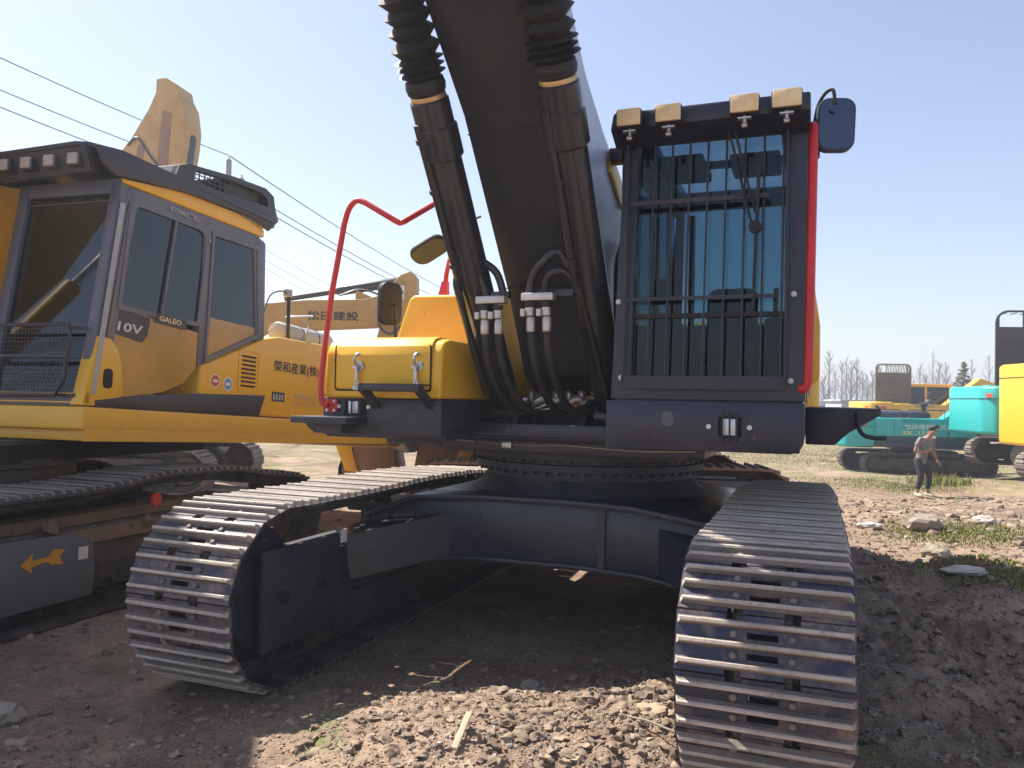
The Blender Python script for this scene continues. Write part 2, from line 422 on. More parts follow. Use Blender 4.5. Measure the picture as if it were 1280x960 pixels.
# ================================================================== MAIN EXCAVATOR
def main_excavator():
    T = thing('crawler_excavator', 'large dark navy excavator with yellow toolbox, barred cab and four roof lamps, nearest of all', 'excavator', (.54, 5.416, 0), R(-20.9))
    # ---- tracks
    top = [(-1.95, .905), (-1.2, .90), (-.4, .912), (.25, .90), (.9, .855), (1.5, .80), (1.95, .775)]
    fr, pitch = track_path(2.45, 2.45, .44, .37, .03, top, 50)
    shoe_me = None
    for side in (1, -1):
        X = side * 1.2825
        ch = link_chain(fr, pitch, X)
        tr = ch.build('crawler_track', M_SHOEDK, T, 'crawler track of triple grouser pads on its link chain')
        for i, f in enumerate(fr):
            if shoe_me is None:
                so = shoe_mb(.6, pitch).build('track_shoe', [M_SHOE, M_BAR, M_SHOEOLD], tr, smooth=0); shoe_me = so.data
            else:
                so = bpy.data.objects.new('track_shoe', shoe_me); COL.objects.link(so); so.parent = tr
            random.seed(i * 7 + side)
            so.matrix_local = frame_mat(f, X + random.uniform(-.004, .004)) @ Matrix.Rotation(random.uniform(-.006, .006), 4, 'Z')
        tf = track_frame_mb(X, 2.45, 2.45, .44, .36)
        # guard plates beside the idler, carrier rollers
        for s in (-1, 1):
            x = X + s * .20
            tf.box(min(x, x + s*.035), max(x, x + s*.035), -2.10, -1.45, .20, .70, 0, .012)
            tf.box(min(x, x + s*.02), max(x, x + s*.02), -1.44, 1.6, .12, .33, 0, .008)
            for yy in (-1.95, -1.62):
                tf.cyl((x, yy, .45), (x + s*.055, yy, .45), .035, 8, 1)
        tf.box(X - .17, X + .17, -2.0, -1.5, .22, .62, 0, .02)
        tf.build('track_frame', [M_NAVYD, M_BLK], tr)
        for y in (-.75, .45):
            w = MB(); w.cyl((X - .14, y, .77), (X + .14, y, .77), .055, 14); w.box(X - .03, X + .03, y - .05, y + .05, .55, .75)
            w.build('carrier_roller', M_NAVYD, tr)
        wheel_mb(X, -1.98, .47, .34).build('idler_wheel', M_NAVYD, tr)
        wheel_mb(X, 2.02, .43, .32, 14).build('drive_sprocket', M_NAVYD, tr)
        if side == -1:
            m = MB(); m.box(X + .222, X + .226, -1.42, -1.36, .635, .71); m.build('sticker', M_WHITE, tr)
    # ---- lower frame: arched front beam, legs, hub
    m = MB()
    face = [(-1.20, .32), (-1.18, .44), (-.8, .49), (-.42, .515), (.18, .52), (.55, .50), (.9, .47), (1.05, .42), (1.05, .70), (.88, .79), (.5, .85), (.17, .86), (-.42, .86), (-.86, .84), (-1.12, .74), (-1.20, .70)]
    m.prism(face, 'y', -.86, .86, 0, .006)
    m.prism([(-1.22, .70), (-.87, .838), (-.42, .862), (.17, .864), (.5, .853), (.9, .792), (1.07, .70), (1.07, .725), (.91, .822), (.5, .882), (.17, .893), (-.42, .891), (-.88, .868), (-1.22, .73)], 'y', -.92, .92, 0, .004)
    m.prism([(-1.2, .42), (-.8, .468), (-.42, .493), (.18, .498), (.55, .478), (1.05, .40), (1.05, .425), (.55, .503), (.18, .523), (-.42, .518), (-.8, .493), (-1.2, .445)], 'y', -.90, .90, 0, .004)
    for s in (-1, 1):
        for t in (-1, 1):
            m.bar((s*.55, t*.55, .68), (s*1.22, t*1.15, .52), .34, .26)
    m.box(.30, .34, -.885, -.85, .50, .855, 0); m.box(-1.10, -1.06, -.885, -.85, .47, .78, 0)
    m.build('lower_frame', M_NAVY, T)
    # ---- swing ring
    m = MB()
    m.lathe([(.80, .885), (.74, .93), (.70, .98), (.70, 1.03), (.77, 1.035), (.77, 1.075), (.74, 1.08), (.74, 1.10), (.78, 1.105), (.78, 1.15), (.72, 1.155), (.72, 1.2)], (0, 0, 0), (0, 0, 1), 72)
    for k in range(60):
        a = 2*math.pi*k/60
        for z, r, h in ((1.02, .745, .022), (1.10, .765, .02)):
            m.box(-.018, .018, -.016, .016, -h/2, h/2, 0, 0, Matrix.Rotation(a, 4, 'Z') @ Matrix.Translation((0, -r, z + (.0 if k % 2 else .006))))
    m.build('swing_ring', M_NAVYD, T)
    # ---- upper frame
    m = MB()
    m.prism([(-.78, -.80), (-.70, -.86), (.80, -.86), (.88, -.80), (.88, .9), (-.78, .9)], 'z', 1.15, 1.232, 0, .006)     # collar under the deck
    m.prism([(-.43, -1.02), (.45, -1.02), (.45, -1.28), (1.38, -1.28), (1.38, 3.0), (-1.2, 3.0), (-1.2, -1.38), (-.43, -1.38)], 'z', 1.235, 1.29, 0, .006)
    # boom brackets: two thick plates
    for x0, x1 in ((-.36, -.31), (.31, .36)):
        m.prism([(-1.0, 1.27), (-.86, 1.34), (-.5, 1.36), (-.2, 1.5), (.02, 1.78), (.22, 1.78), (.5, 1.27)], 'x', x0, x1, 0, .008)
    for x in (-.47, -.21, .2, .44):
        m.prism([(-.95, 1.27), (-.86, 1.42), (-.72, 1.48), (-.6, 1.42), (-.5, 1.27)], 'x', x - .02, x + .02, 0, .006)
    m.box(-.44, .45, -1.03, -.99, 1.25, 1.33, 0, .01)
    m.build('upper_frame', M_NAVY, T)
    m = MB(); m.tube(bez([(-.62, -.868, 1.215), (-.2, -.872, 1.20), (.1, -.872, 1.205), (.5, -.872, 1.19), (.84, -.868, 1.20)], 6), .0035, 6)
    m.box(-.30, -.24, -.885, -.862, 1.175, 1.215, 0, .004)
    m.build('grease_line', M_STEEL, T)
    # ---- skirts and lower boxes
    m = MB()
    m.prism(rr(.455, 1.40, 1.235, 1.475, [.012, .07, .012, .012]), 'y', -1.355, -.6, 0, .006)
    m.build('cab_skirt', M_NAVY, T)
    sk = MB(); sk.ring(rr(.985, 1.145, 1.285, 1.425, .02), rr(1.01, 1.12, 1.305, 1.405, .01), 'y', -1.366, -1.352); sk.box(1.01, 1.12, -1.358, -1.353, 1.305, 1.405, 1)
    for x in (1.033, 1.065, 1.097): sk.tube([(x, -1.37, 1.285), (x, -1.385, 1.30), (x, -1.385, 1.41), (x, -1.37, 1.425)], .0045, 6)
    for x in (.965, 1.155): sk.cyl((x, -1.37, 1.355), (x, -1.354, 1.355), .012, 10, 3)
    o = sk.build('skirt_lamp', [M_GUARD, M_DARK, M_LENS, M_WHITE], T)
    s2 = MB(); s2.box(1.035, 1.095, -1.366, -1.359, 1.315, 1.395, 0, .003); s2.build('lens', M_LENS, o)
    m = MB(); m.prism(rr(.735, .795, 1.35, 1.425, .028), 'y', -1.360, -1.353); m.build('cover_plate', M_GREY, T)
    # right catwalk box and step
    m = MB()
    m.prism([(1.40, 1.25), (1.55, 1.25), (1.62, 1.32), (1.78, 1.42), (1.78, 1.455), (1.40, 1.455)], 'y', -.62, 1.6, 0, .01)
    m.tube(bez([(1.66, -.64, 1.43), (1.665, -.66, 1.36), (1.69, -.67, 1.315), (1.74, -.66, 1.30), (1.80, -.64, 1.30)], 5), .012, 8)
    m.build('side_step', M_GUARD, T)
    # ---- toolbox
    m = MB()
    prof = [(-1.45, 1.462), (-.5, 1.462), (-.5, 1.795), (-1.33, 1.795), (-1.40, 1.775), (-1.435, 1.72)]
    m.prism(prof, 'x', -1.175, -.435, 0, .018, seg=3)
    tb = m.build('toolbox', M_YEL, T, 'yellow front toolbox with two latches')
    m = MB()
    m.prism([(-1.437, 1.508), (-1.453, 1.515), (-1.453, 1.70), (-1.436, 1.752), (-1.39, 1.795), (-1.33, 1.808), (-.95, 1.808), (-.95, 1.798), (-1.33, 1.798), (-1.40, 1.778), (-1.437, 1.72)], 'x', -1.095, -.50, 0, .005)
    m.build('lid', M_YEL, tb)
    # dark seam around the lid
    m = MB(); m.ring(rr(-1.103, -.492, 1.499, 1.76, .02), rr(-1.094, -.501, 1.509, 1.76, .015), 'y', -1.4522, -1.4485); m.build('lid_seam', M_DARK, tb)
    for x in (-.945, -.575):
        l = MB()
        l.cyl((x + .01, -1.455, 1.64), (x + .01, -1.462, 1.64), .028, 16)
        l.bar((x, -1.475, 1.56), (x, -1.475, 1.655), .018, .012); l.tube(bez([(x, -1.475, 1.64), (x - .004, -1.49, 1.672), (x + .004, -1.485, 1.70), (x + .014, -1.468, 1.705)], 4), .009, 8)
        l.bar((x - .03, -1.465, 1.632), (x + .034, -1.465, 1.65), .014, .012); l.cyl((x, -1.49, 1.625), (x, -1.46, 1.625), .010, 8)
        l.tube([(x - .008, -1.47, 1.56), (x - .008, -1.475, 1.52)], .005, 6); l.tube([(x + .008, -1.47, 1.56), (x + .008, -1.475, 1.52)], .005, 6)
        l.box(x - .025, x + .025, -1.475, -1.449, 1.503, 1.525, 0, .004)
        l.build('latch', M_STEEL, tb)
    m = MB()
    m.prism([(-1.19, 1.25), (-.435, 1.25), (-.435, 1.46), (-1.19, 1.46)], 'y', -1.43, -.6, 0, .006)
    m.box(-.84, -.43, -1.445, -1.43, 1.255, 1.455, 0, .005)
    m.prism([(-1.26, 1.318), (-.97, 1.318), (-.9, 1.318), (-.9, 1.355), (-1.26, 1.355)], 'y', -1.64, -1.42, 0, .004)
    m.prism([(-1.2, 1.29), (-1.15, 1.262), (-.98, 1.262), (-.98, 1.32), (-1.22, 1.32)], 'y', -1.56, -1.42, 0, .004)
    m.build('toolbox_skirt', M_GUARD, T)
    lm = MB(); lm.box(-1.055, -.905, -1.439, -1.428, 1.365, 1.45, 1, .004)
    for x in (-1.03, -.98, -.93): lm.tube([(x, -1.44, 1.362), (x, -1.462, 1.375), (x, -1.462, 1.44), (x, -1.44, 1.453)], .005, 6)
    for x in (-1.075, -.885): lm.cyl((x, -1.446, 1.41), (x, -1.43, 1.41), .011, 10, 3)
    o = lm.build('recessed_lamp', [M_GUARD, M_DARK, M_LENS, M_WHITE], T)
    s2 = MB(); s2.box(-1.012, -.95, -1.448, -1.44, 1.372, 1.442, 0, .003); s2.build('lens', M_LENS, o)
    # step hoop under the toolbox
    m = MB()
    m.box(-.835, -.49, -1.62, -1.585, 1.50, 1.535, 0, .006)
    m.box(-.835, -.49, -1.62, -1.46, 1.532, 1.540, 0)
    for x in (-.835, -.50): m.prism([(-1.62, 1.50), (-1.62, 1.54), (-1.58, 1.54), (-1.44, 1.44), (-1.44, 1.40)], 'x', x - .012, x + .022, 0, .004)
    m.build('step_bracket', M_GUARD, T)
    # ---- red hand rails
    m = MB()
    m.tube(bez([(-1.13, -1.47, 1.415), (-1.165, -1.475, 1.43), (-1.18, -1.475, 1.50)], 4) + [Vector((-1.175, -1.475, 1.60)), Vector((-1.13, -1.46, 2.05)), Vector((-1.09, -1.45, 2.3))]
           + bez([(-1.065, -1.45, 2.44), (-1.035, -1.45, 2.53), (-.985, -1.45, 2.575), (-.93, -1.45, 2.56)], 4) + [Vector((-.735, -1.44, 2.445))]
           + bez([(-.715, -1.43, 2.435), (-.695, -1.42, 2.445)], 3) + [Vector((-.60, -1.2, 2.60))] + bez([(-.60, -1.1, 2.63), (-.61, -1.0, 2.64), (-.63, -.92, 2.60)], 3) + [Vector((-.66, -.85, 2.4)), Vector((-.60, -.70, 2.0))], .0165, 12)
    h = m.build('grab_rail', M_RED, T, 'bent red hand rail beside the toolbox')
    m = MB(); m.prism(rr(-1.165, -1.085, 1.375, 1.452, .012), 'y', -1.447, -1.431, 0, .002)
    for x in (-1.15, -1.10):
        for z in (1.388, 1.438): m.cyl((x, -1.456, z), (x, -1.447, z), .009, 6, 1)
    m.build('rail_flange', [M_RED, M_STEEL], h)
    m = MB(); m.tube([(-1.04, -.2, 2.1), (-1.02, -.2, 2.35), (-1.0, -.2, 2.45), (-.85, -.2, 2.5)], .018, 10); m.prism([(-1.09, 2.14), (-1.0, 2.14), (-1.005, 2.3), (-1.045, 2.3)], 'y', -.22, -.18)
    m.build('grab_rail', M_RED, T, 'short red hand rail behind the left cylinder')
    # ---- mirrors on the left
    m = MB(); m.tube(bez([(-.50, -.8, 2.60), (-.60, -.85, 2.545), (-.72, -.88, 2.46), (-.80, -.9, 2.415)], 4), .007, 8); m.box(-.80, -.755, -.92, -.88, 2.42, 2.46, 0, .004)
    mm = m.build('mirror', M_GUARD, T, 'tilted oval mirror on a thin arm')
    Mx = Matrix.Translation((-.79, -.92, 2.385)) @ Matrix.Rotation(R(-28), 4, 'Y') @ Matrix.Rotation(R(62), 4, 'X')
    m = MB(); m.prism(rr(-.125, .125, -.08, .08, .07, 8), 'y', -.012, .014, 0, .006, M=Mx); m.build('mirror_head', M_BLK, mm)
    m = MB(); m.prism(rr(-.115, .115, -.07, .07, .065, 8), 'y', -.016, -.0125, 0, M=Mx); m.build('mirror_glass', M_BLUEBLK, mm)
    Mx = Matrix.Translation((-1.33, -.45, 2.12)) @ Matrix.Rotation(R(68), 4, 'Z')
    m = MB(); m.tube([(-1.25, -.5, 1.75), (-1.27, -.48, 2.1), (-1.33, -.43, 2.12)], .010, 8); mm = m.build('mirror', M_GUARD, T, 'black mirror seen almost from its edge behind the red rail')
    m = MB(); m.prism(rr(-.09, .09, -.15, .15, .06, 6), 'y', -.025, .03, 0, .012, M=Mx); m.build('mirror_head', M_BLK, mm)
    # ---- tank cowl behind the toolbox
    m = MB()
    vs = []
    m.prism([(-1.22, 1.30), (-.42, 1.30), (-.42, 2.14), (-1.06, 2.155), (-1.10, 2.13), (-1.215, 1.80)], 'y', -.60, .10, 0, .02, seg=3)
    m.cyl((-.99, -.606, 2.03), (-.99, -.598, 2.03), .012, 10)
    m.build('tank_cowl', M_YEL, T)
    m = MB(); m.box(-1.25, -.45, .12, 1.9, 1.30, 1.98, 0, .03); m.build('fuel_tank', M_YELM, T)
    # ---- engine hood, side body and counterweight
    m = MB()
    m.box(-.44, 1.40, 1.75, 2.5, 1.30, 1.95, 0, .03)
    m.box(1.31, 1.405, .62, 2.5, 1.30, 2.70, 0, .04); m.box(.70, 1.2, .62, 2.5, 1.30, 2.0, 0, .05)
    m.build('engine_hood', M_YEL, T)
    m = MB(); m.box(-.02, .30, 1.1, 1.55, 1.98, 2.28, 0, .01); m.box(.08, .18, 1.08, 1.12, 1.93, 1.985, 1); m.build('hood_panel', [M_YEL, M_BLK], T)
    m = MB(); m.box(-.42, .95, 1.25, 1.72, 1.62, 1.97, 0, .012); m.build('hydraulic_tank', M_LGREY, T)
    m = MB(); m.box(1.33, 1.42, 1.0, 1.6, 1.55, 2.5, 0, .02); m.box(1.33, 1.425, 1.63, 2.3, 1.55, 2.5, 0, .02); m.build('side_door', M_LGREY, T)
    m = MB(); m.prism([(-1.25, 2.45), (1.42, 2.45), (1.50, 2.6), (1.50, 3.1), (1.25, 3.35), (.6, 3.5), (-.4, 3.5), (-1.05, 3.35), (-1.30, 3.1), (-1.30, 2.6)], 'z', 1.22, 2.25, 0, .06, seg=3)
    m.prism([(1.22, 1.5), (1.50, 1.7), (1.50, 2.2), (1.44, 2.6), (1.39, 2.72), (1.32, 2.72), (1.30, 2.2)], 'y', 2.44, 3.1, 0, .04)
    m.build('counterweight', M_YELM, T)
    # ---- valve block and hose elbows seen under the boom
    m = MB()
    for k in range(7):
        x = -.26 + k * .085; m.cyl((x, -.48, 1.40), (x, -.48, 1.535), .028, 10, 1); m.lathe([(.034, 0), (.034, .02)], (x, -.48, 1.515), (0, 0, 1), 6, 1)
    for k in range(4):
        x = -.17 + k * .105
        m.tube(bez([(x - .03, -.66, 1.415), (x + .02, -.68, 1.45), (x + .075, -.68, 1.475), (x + .10, -.66, 1.44)], 5), .024, 10, 0)
    m.box(-.3, .36, -.52, -.38, 1.30, 1.42, 2, .01)
    for k in range(5): m.tube(bez([(-.28, -.25 + .03*k, 1.5 + .02*k), (0, -.3 + .03*k, 1.53 + .012*k), (.33, -.22, 1.55 + .015*k)], 4), .010, 6, 2)
    m.build('control_valve', [M_FIT, M_STEEL, M_NAVYD], T)
    # ---- boom
    m = MB()
    prof = [(.32, 1.58), (-.45, 1.50), (-.70, 1.62), (-.80, 1.80), (-1.01, 2.11), (-1.29, 2.45), (-1.66, 2.90), (-1.83, 3.04), (-2.12, 3.28), (-2.7, 3.66), (-3.6, 4.02), (-5.4, 4.4), (-5.5, 4.8), (-3.6, 4.75), (-2.4, 4.32), (-1.75, 3.86), (-1.35, 3.52), (-1.08, 3.30), (-.65, 3.10), (-.25, 2.95), (-.02, 2.5), (.25, 1.95), (.36, 1.75)]
    m.prism(prof, 'x', -.235, .235, 0, .012)
    # welded flange edges
    b = m.build('boom', M_BOOMPAINT, T)
    m = MB()
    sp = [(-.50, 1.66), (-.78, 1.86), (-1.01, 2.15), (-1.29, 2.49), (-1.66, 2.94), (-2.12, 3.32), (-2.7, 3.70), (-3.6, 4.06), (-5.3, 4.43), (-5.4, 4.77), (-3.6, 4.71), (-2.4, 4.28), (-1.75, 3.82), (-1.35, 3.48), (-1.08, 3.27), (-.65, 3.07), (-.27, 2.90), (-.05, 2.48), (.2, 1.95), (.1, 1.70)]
    m.prism(sp, 'x', .2355, .2395); m.build('boom_side_sheen', M_BOOMSIDE, b)  # thin overlay on this side only, sky sheen put into its colour
    m = MB()
    for i, (y, z) in enumerate(((-1.02, 2.115), (-1.60, 2.825))): m.box(-.235, .235, -.004, .004, -.004, .005, 0, 0, Matrix.Translation((0, y, z)) @ Matrix.Rotation(R(-50), 4, 'X'))
    m.build('weld_seam', M_BOOMPAINT, b)
    m = MB(); m.cyl((-.31, .14, 1.72), (.31, .14, 1.72), .07, 20); m.build('boom_foot_pin', M_STEEL, b)
    m = MB(); m.prism([(-.56, 2.88), (-.56, 3.02), (-.26, 2.90), (-.22, 2.72)], 'x', .242, .262, 0, .004); m.build('boom_marking_plate', M_YELM, b)
    m = MB(); m.box(.262, .36, -.62, -.50, 2.93, 3.01, 0, .01); m.build('boom_lamp', M_BLK, b)
    # hoses over the foot of the boom, right of the cylinder
    m = MB()
    for k in range(3): m.tube(bez([(.275 , -.2 - .06*k, 1.5), (.28, -.28 - .06*k, 1.9), (.285, -.35 - .05*k, 2.3), (.285, -.2 - .05*k, 2.5)], 6), .022, 8)
    m.build('boom_hose', M_BLK, T)
    # ---- boom cylinders
    dr = Vector((0, -1.15, 1.54)).normalized()
    for s in (-1, 1):
        x = s * .33
        f = Vector((x, -.70, 1.375))
        m = MB()
        m.lathe([(.086, .09), (.091, .13), (.091, 1.66), (.087, 1.68)], f, dr, 36)
        # eye at the foot
        m.cyl(f + Vector((-.085, 0, 0)), f + Vector((.085, 0, 0)), .115, 28); m.cyl(f + Vector((-.125, 0, 0)), f + Vector((.125, 0, 0)), .06, 20)
        m.bar(f + dr * .02, f + dr * .16, .13, .14)
        m.lathe([(.10, 1.64), (.108, 1.65), (.108, 1.80), (.098, 1.81), (.098, 1.93), (.088, 1.94)], f, dr, 36)
        c = m.build('boom_cylinder', M_CYL, T)
        m = MB(); m.lathe([(.086, 1.925), (.089, 1.93), (.089, 1.955), (.086, 1.96)], f, dr, 32); m.build('band', M_GOLD, c)
        m = MB(); m.cyl(f + dr*1.8, f + dr*3.55, .05, 20); m.build('piston_rod', M_CHROME, c)
        m = MB(); prof = [(.075, 1.955), (.094, 1.97), (.100, 2.0), (.094, 2.03)]
        t = 2.04; k = 0
        random.seed(5 + s)
        while t < 3.3:
            st = .018 if k < 3 else random.uniform(.036, .046)
            prof += [(.080 + random.uniform(-.003, .003), t), (.122 + random.uniform(-.008, .006), t + st)]; t += st * 1.75; k += 1
        m.lathe(prof, f, dr, 36)
        m.build('rod_bellows', M_BLK, c, smooth=20)
        # feed pipe along the barrel, clamps
        q = Vector((0, -dr.z, -dr.y)) * -1                 # perpendicular to the barrel, towards the underside
        q = Vector((0, -dr.z, dr.y)).normalized()
        off = q * .085 + Vector((-.055, 0, 0)) if s > 0 else q * .085 + Vector((.0, 0, 0)) + Vector((-.055, 0, 0))
        m = MB()
        pt = f + dr * 1.84 + off
        lo = f + dr * .98 + off
        if s > 0:
            path = [pt, f + dr*1.3 + off, lo] + bez([f + dr*.90 + off, (.20, -1.36, 2.24), (.10, -1.36, 2.19), (.035, -1.33, 2.12), (.015, -1.31, 2.03)], 5)
            path2 = bez([(.345, -.92, 1.50), (.325, -1.07, 1.72), (.30, -1.23, 1.94), (.275, -1.32, 2.07), (.215, -1.36, 2.14), (.13, -1.35, 2.12), (.10, -1.31, 2.03)], 5)
            bx = (-.025, .155)
        else:
            path = [pt, f + dr*1.3 + off, lo] + bez([f + dr*.94 + off, (-.37, -1.37, 2.28), (-.27, -1.33, 2.225), (-.19, -1.29, 2.16), (-.15, -1.27, 2.04)], 5)
            path2 = bez([(-.37, -.96, 1.50), (-.385, -1.14, 1.76), (-.395, -1.29, 1.99), (-.395, -1.36, 2.11), (-.345, -1.37, 2.17), (-.27, -1.32, 2.12), (-.245, -1.29, 2.02)], 5)
            bx = (-.29, -.12)
        m.tube(path, .021, 12); m.tube(path2, .021, 12)
        m.build('oil_pipe', M_CYL, c)
        for tt in (1.08, 1.5, 1.76):
            m = MB(); p = f + dr*tt + off; m.lathe([(.03, -.012), (.03, .012)], p, dr, 10); m.build('pipe_clamp', M_CYL, c)
        m = MB(); m.bar((bx[0] - .07 if s < 0 else bx[1] + .09, -1.26, 2.04), (bx[1] if s < 0 else bx[0], -1.26, 2.04), .04, .035)
        m.build('pipe_bracket', M_CYL, c)
        # fitting block and hose ends
        g = MB(); x0, x1 = bx; zb = 1.995 if s > 0 else 1.985
        g.box(x0, x1, -1.345, -1.285, zb, zb + .042, 0, .006)
        hs = MB()
        for j, xx in enumerate(((x0 + .045), (x1 - .045))):
            g.lathe([(.030, 0), (.030, .022)], (xx, -1.315, zb - .03), (0, 0, 1), 8, 1)
            g.lathe([(.02, 0), (.026, .004), (.026, .045), (.02, .05)], (xx, -1.315, zb - .082), (0, 0, 1), 12, 0)
            g.lathe([(.021, 0), (.024, .006), (.024, .075), (.021, .08)], (xx + .004, -1.312, zb - .165), (0, 0, 1), 14, 0)
            g.box(xx - .045, xx - .02, -1.35, -1.325, zb - .085, zb - .045, 0, .003)
            if s > 0: tgt = [(xx + .004, -1.312, zb - .14), (xx + .012, -1.28, zb - .30), (xx + .03, -1.18, zb - .46), (xx + .05, -1.02, zb - .57), (xx + .09, -.88, zb - .595), (xx + .16, -.72, zb - .565)]
            else: tgt = [(xx + .004, -1.312, zb - .14), (xx + .01, -1.28, zb - .30), (xx + .03, -1.17, zb - .46), (xx + .07, -1.02, zb - .57), (xx + .13, -.88, zb - .59), (xx + .20, -.72, zb - .55)]
            hs.tube(bez(tgt, 7), .0215, 12)
        fb = g.build('hose_fitting', [M_FIT, M_BLK], c)
        hs.build('hydraulic_hose', M_BLK, c)
    # ---- CAB
    m = MB()
    xl, xr, y0, y1, zb, zt = .465, 1.40, -1.30, .50, 1.485, 2.885
    yl = y0 + .035
    # front frame
    def fr_out(z0, z1): return [(xl, z0), (xr, z0), (xr, z1), (xl + .035, z1)]
    m.ring([(xl, zb), (xr, zb), (xr, zt), (xl + .055, zt)], [(.565, 1.56), (1.305, 1.56), (1.30, 2.86), (.595, 2.86)], 'y', y0, y0 + .07)
    # rear frame
    m.ring([(xl, zb), (xr, zb), (xr, zt), (xl + .035, zt)], [(.55, 2.02), (1.31, 2.02), (1.31, 2.87), (.56, 2.87)], 'y', y1 - .06, y1)
    # sides: pillars
    for x in (xl + .006, xr - .045):
        m.box(x, x + .04, y0 + .07, y1 - .06, zb, 1.88, 0)
        m.box(x, x + .04, -.42, -.34, 1.88, zt, 0); m.box(x + (.02 if x < 1 else 0), x + .055, y0 + .07, y1 - .06, 2.80, zt, 0)
    m.ring([(xl + .02, y0), (xr - .005, y0), (xr - .005, y1), (xl + .02, y1)], [(.60, -1.02), (1.27, -1.02), (1.27, .25), (.60, .25)], 'z', 2.862, 2.925)
    m.box(xl + .01, xr - .01, y0 + .05, y1, 1.475, 1.50, 0)
    cab = m.build('cab', M_NAVY, T, 'operator cab with barred front guard')
    m = MB(); m.prism([(.475, 2.815), (1.412, 2.815), (1.412, 2.905), (.49, 2.905)], 'y', -1.455, -1.20, 0, .012)
    m.prism([(-1.455, 2.82), (-1.34, 2.765), (-1.30, 2.765), (-1.30, 2.82)], 'x', .48, 1.405, 0)
    m.build('roof_visor', M_NAVY, cab)
    m = MB(); m.box(xl + .05, xr - .05, y0 + .03, y0 + .036, 1.56, 2.86); m.build('windshield', M_GLASS, cab)
    m = MB(); m.box(.56, 1.31, y0 - .004, y0 + .05, 1.893, 1.915); m.build('windshield_bar', M_BLK, cab)
    m = MB(); m.box(.56, 1.31, y1 - .035, y1 - .03, 2.02, 2.87); m.build('rear_window', M_GLASS, cab)
    m = MB(); m.box(.60, 1.27, -1.02, .25, 2.885, 2.89); m.build('roof_hatch', M_HATCH, cab)
    for x, nm in ((xl + .024, 'side_window'), (xr - .026, 'side_window')):
        m = MB(); m.box(x, x + .005, y0 + .07, y1 - .06, 1.88, 2.80); m.build(nm, M_GLASS, cab)
    m = MB()      # inner frames seen through the glass
    m.box(.60, .64, y1 - .10, y1 - .06, 2.0, 2.80)
    m.box(.62, .86, -.9, -.5, 2.78, 2.84, 0, .01); m.box(1.0, 1.26, -.9, -.6, 2.76, 2.82, 0, .01)
    m.box(.56, 1.30, -.66, -.58, 2.835, 2.86); m.box(.56, 1.30, .27, .33, 2.81, 2.86)
    m.build('cab_lining', M_INT, cab)
    m = MB(); m.box(.74, 1.14, -.42, .02, 1.72, 1.86, 0, .05, seg=3); m.box(.78, 1.10, -.02, .12, 1.80, 2.22, 0, .06, seg=3)
    m.build('operator_seat', M_SEAT, cab)
    m = MB(); m.box(.56, .70, -.7, .1, 1.56, 1.95, 0, .02); m.box(1.18, 1.30, -.7, .1, 1.56, 1.95, 0, .02)
    m.tube([(.66, -.75, 1.9), (.655, -.78, 2.1)], .014, 8); m.tube([(1.24, -.75, 1.9), (1.245, -.78, 2.1)], .014, 8); m.box(.59, .74, -1.0, -.95, 2.0, 2.14, 0, .01)
    m.tube([(.93, -1.0, 1.52), (.93, -1.02, 1.86)], .012, 8); m.tube([(1.0, -1.0, 1.52), (1.0, -1.02, 1.86)], .012, 8)
    m.build('control_console', M_INT, cab)
    # front guard: rods and flat bars
    m = MB(); gy = y0 - .045
    for k in range(9):
        xb = .565 + k * .0905; m.tube([(xb, gy, 1.60), (xb + .004 + (8 - k)*.0012, gy, 2.2), (xb + .006 + (8 - k)*.003, gy + .02, 2.85)], .0055, 8)
    m.box(.56, 1.23, gy - .008, gy + .0, 2.455, 2.478); m.box(.55, 1.26, gy - .006, gy + .002, 1.975, 1.993)
    m.box(.53, 1.32, gy - .006, gy + .004, 1.535, 1.60)
    m.bar((.533, gy, 1.55), (.545, gy, 2.85), .012, .012, up=(0, 1, 0)); m.bar((1.312, gy, 1.55), (1.312, gy, 2.85), .012, .012, up=(0, 1, 0))
    m.box(.54, 1.32, gy - .004, gy + .008, 2.835, 2.86)
    for x, z in ((.54, 1.56), (1.31, 1.56), (.55, 2.84), (1.31, 2.84)): m.cyl((x, gy + .04, z), (x, gy, z), .01, 8)
    m.build('front_guard', M_GUARD, cab)
    for x, z in ((.497, 1.98), (1.345, 1.995), (1.335, 1.58), (1.385, 1.535), (.515, 1.59)):
        m = MB(); m.lathe([(.014, 0), (.014, .006), (.008, .011)], (x, y0, z), (0, -1, 0), 12); m.build('frame_bolt', M_WHITE, cab)
    m = MB()
    m.tube([(1.02, gy - .03, 2.83), (1.06, gy - .03, 2.72), (1.13, gy - .03, 2.42), (1.16, gy - .03, 2.30)], .006, 6)
    m.tube([(1.06, gy - .02, 2.83), (1.11, gy - .03, 2.62), (1.17, gy - .03, 2.38)], .006, 6)
    m.bar((1.165, gy - .028, 1.92), (1.185, gy - .028, 2.62), .016, .012, up=(0, 1, 0)); m.cyl((1.17, gy - .05, 2.31), (1.17, gy - .01, 2.31), .03, 12)
    m.build('wiper', M_BLK, cab)
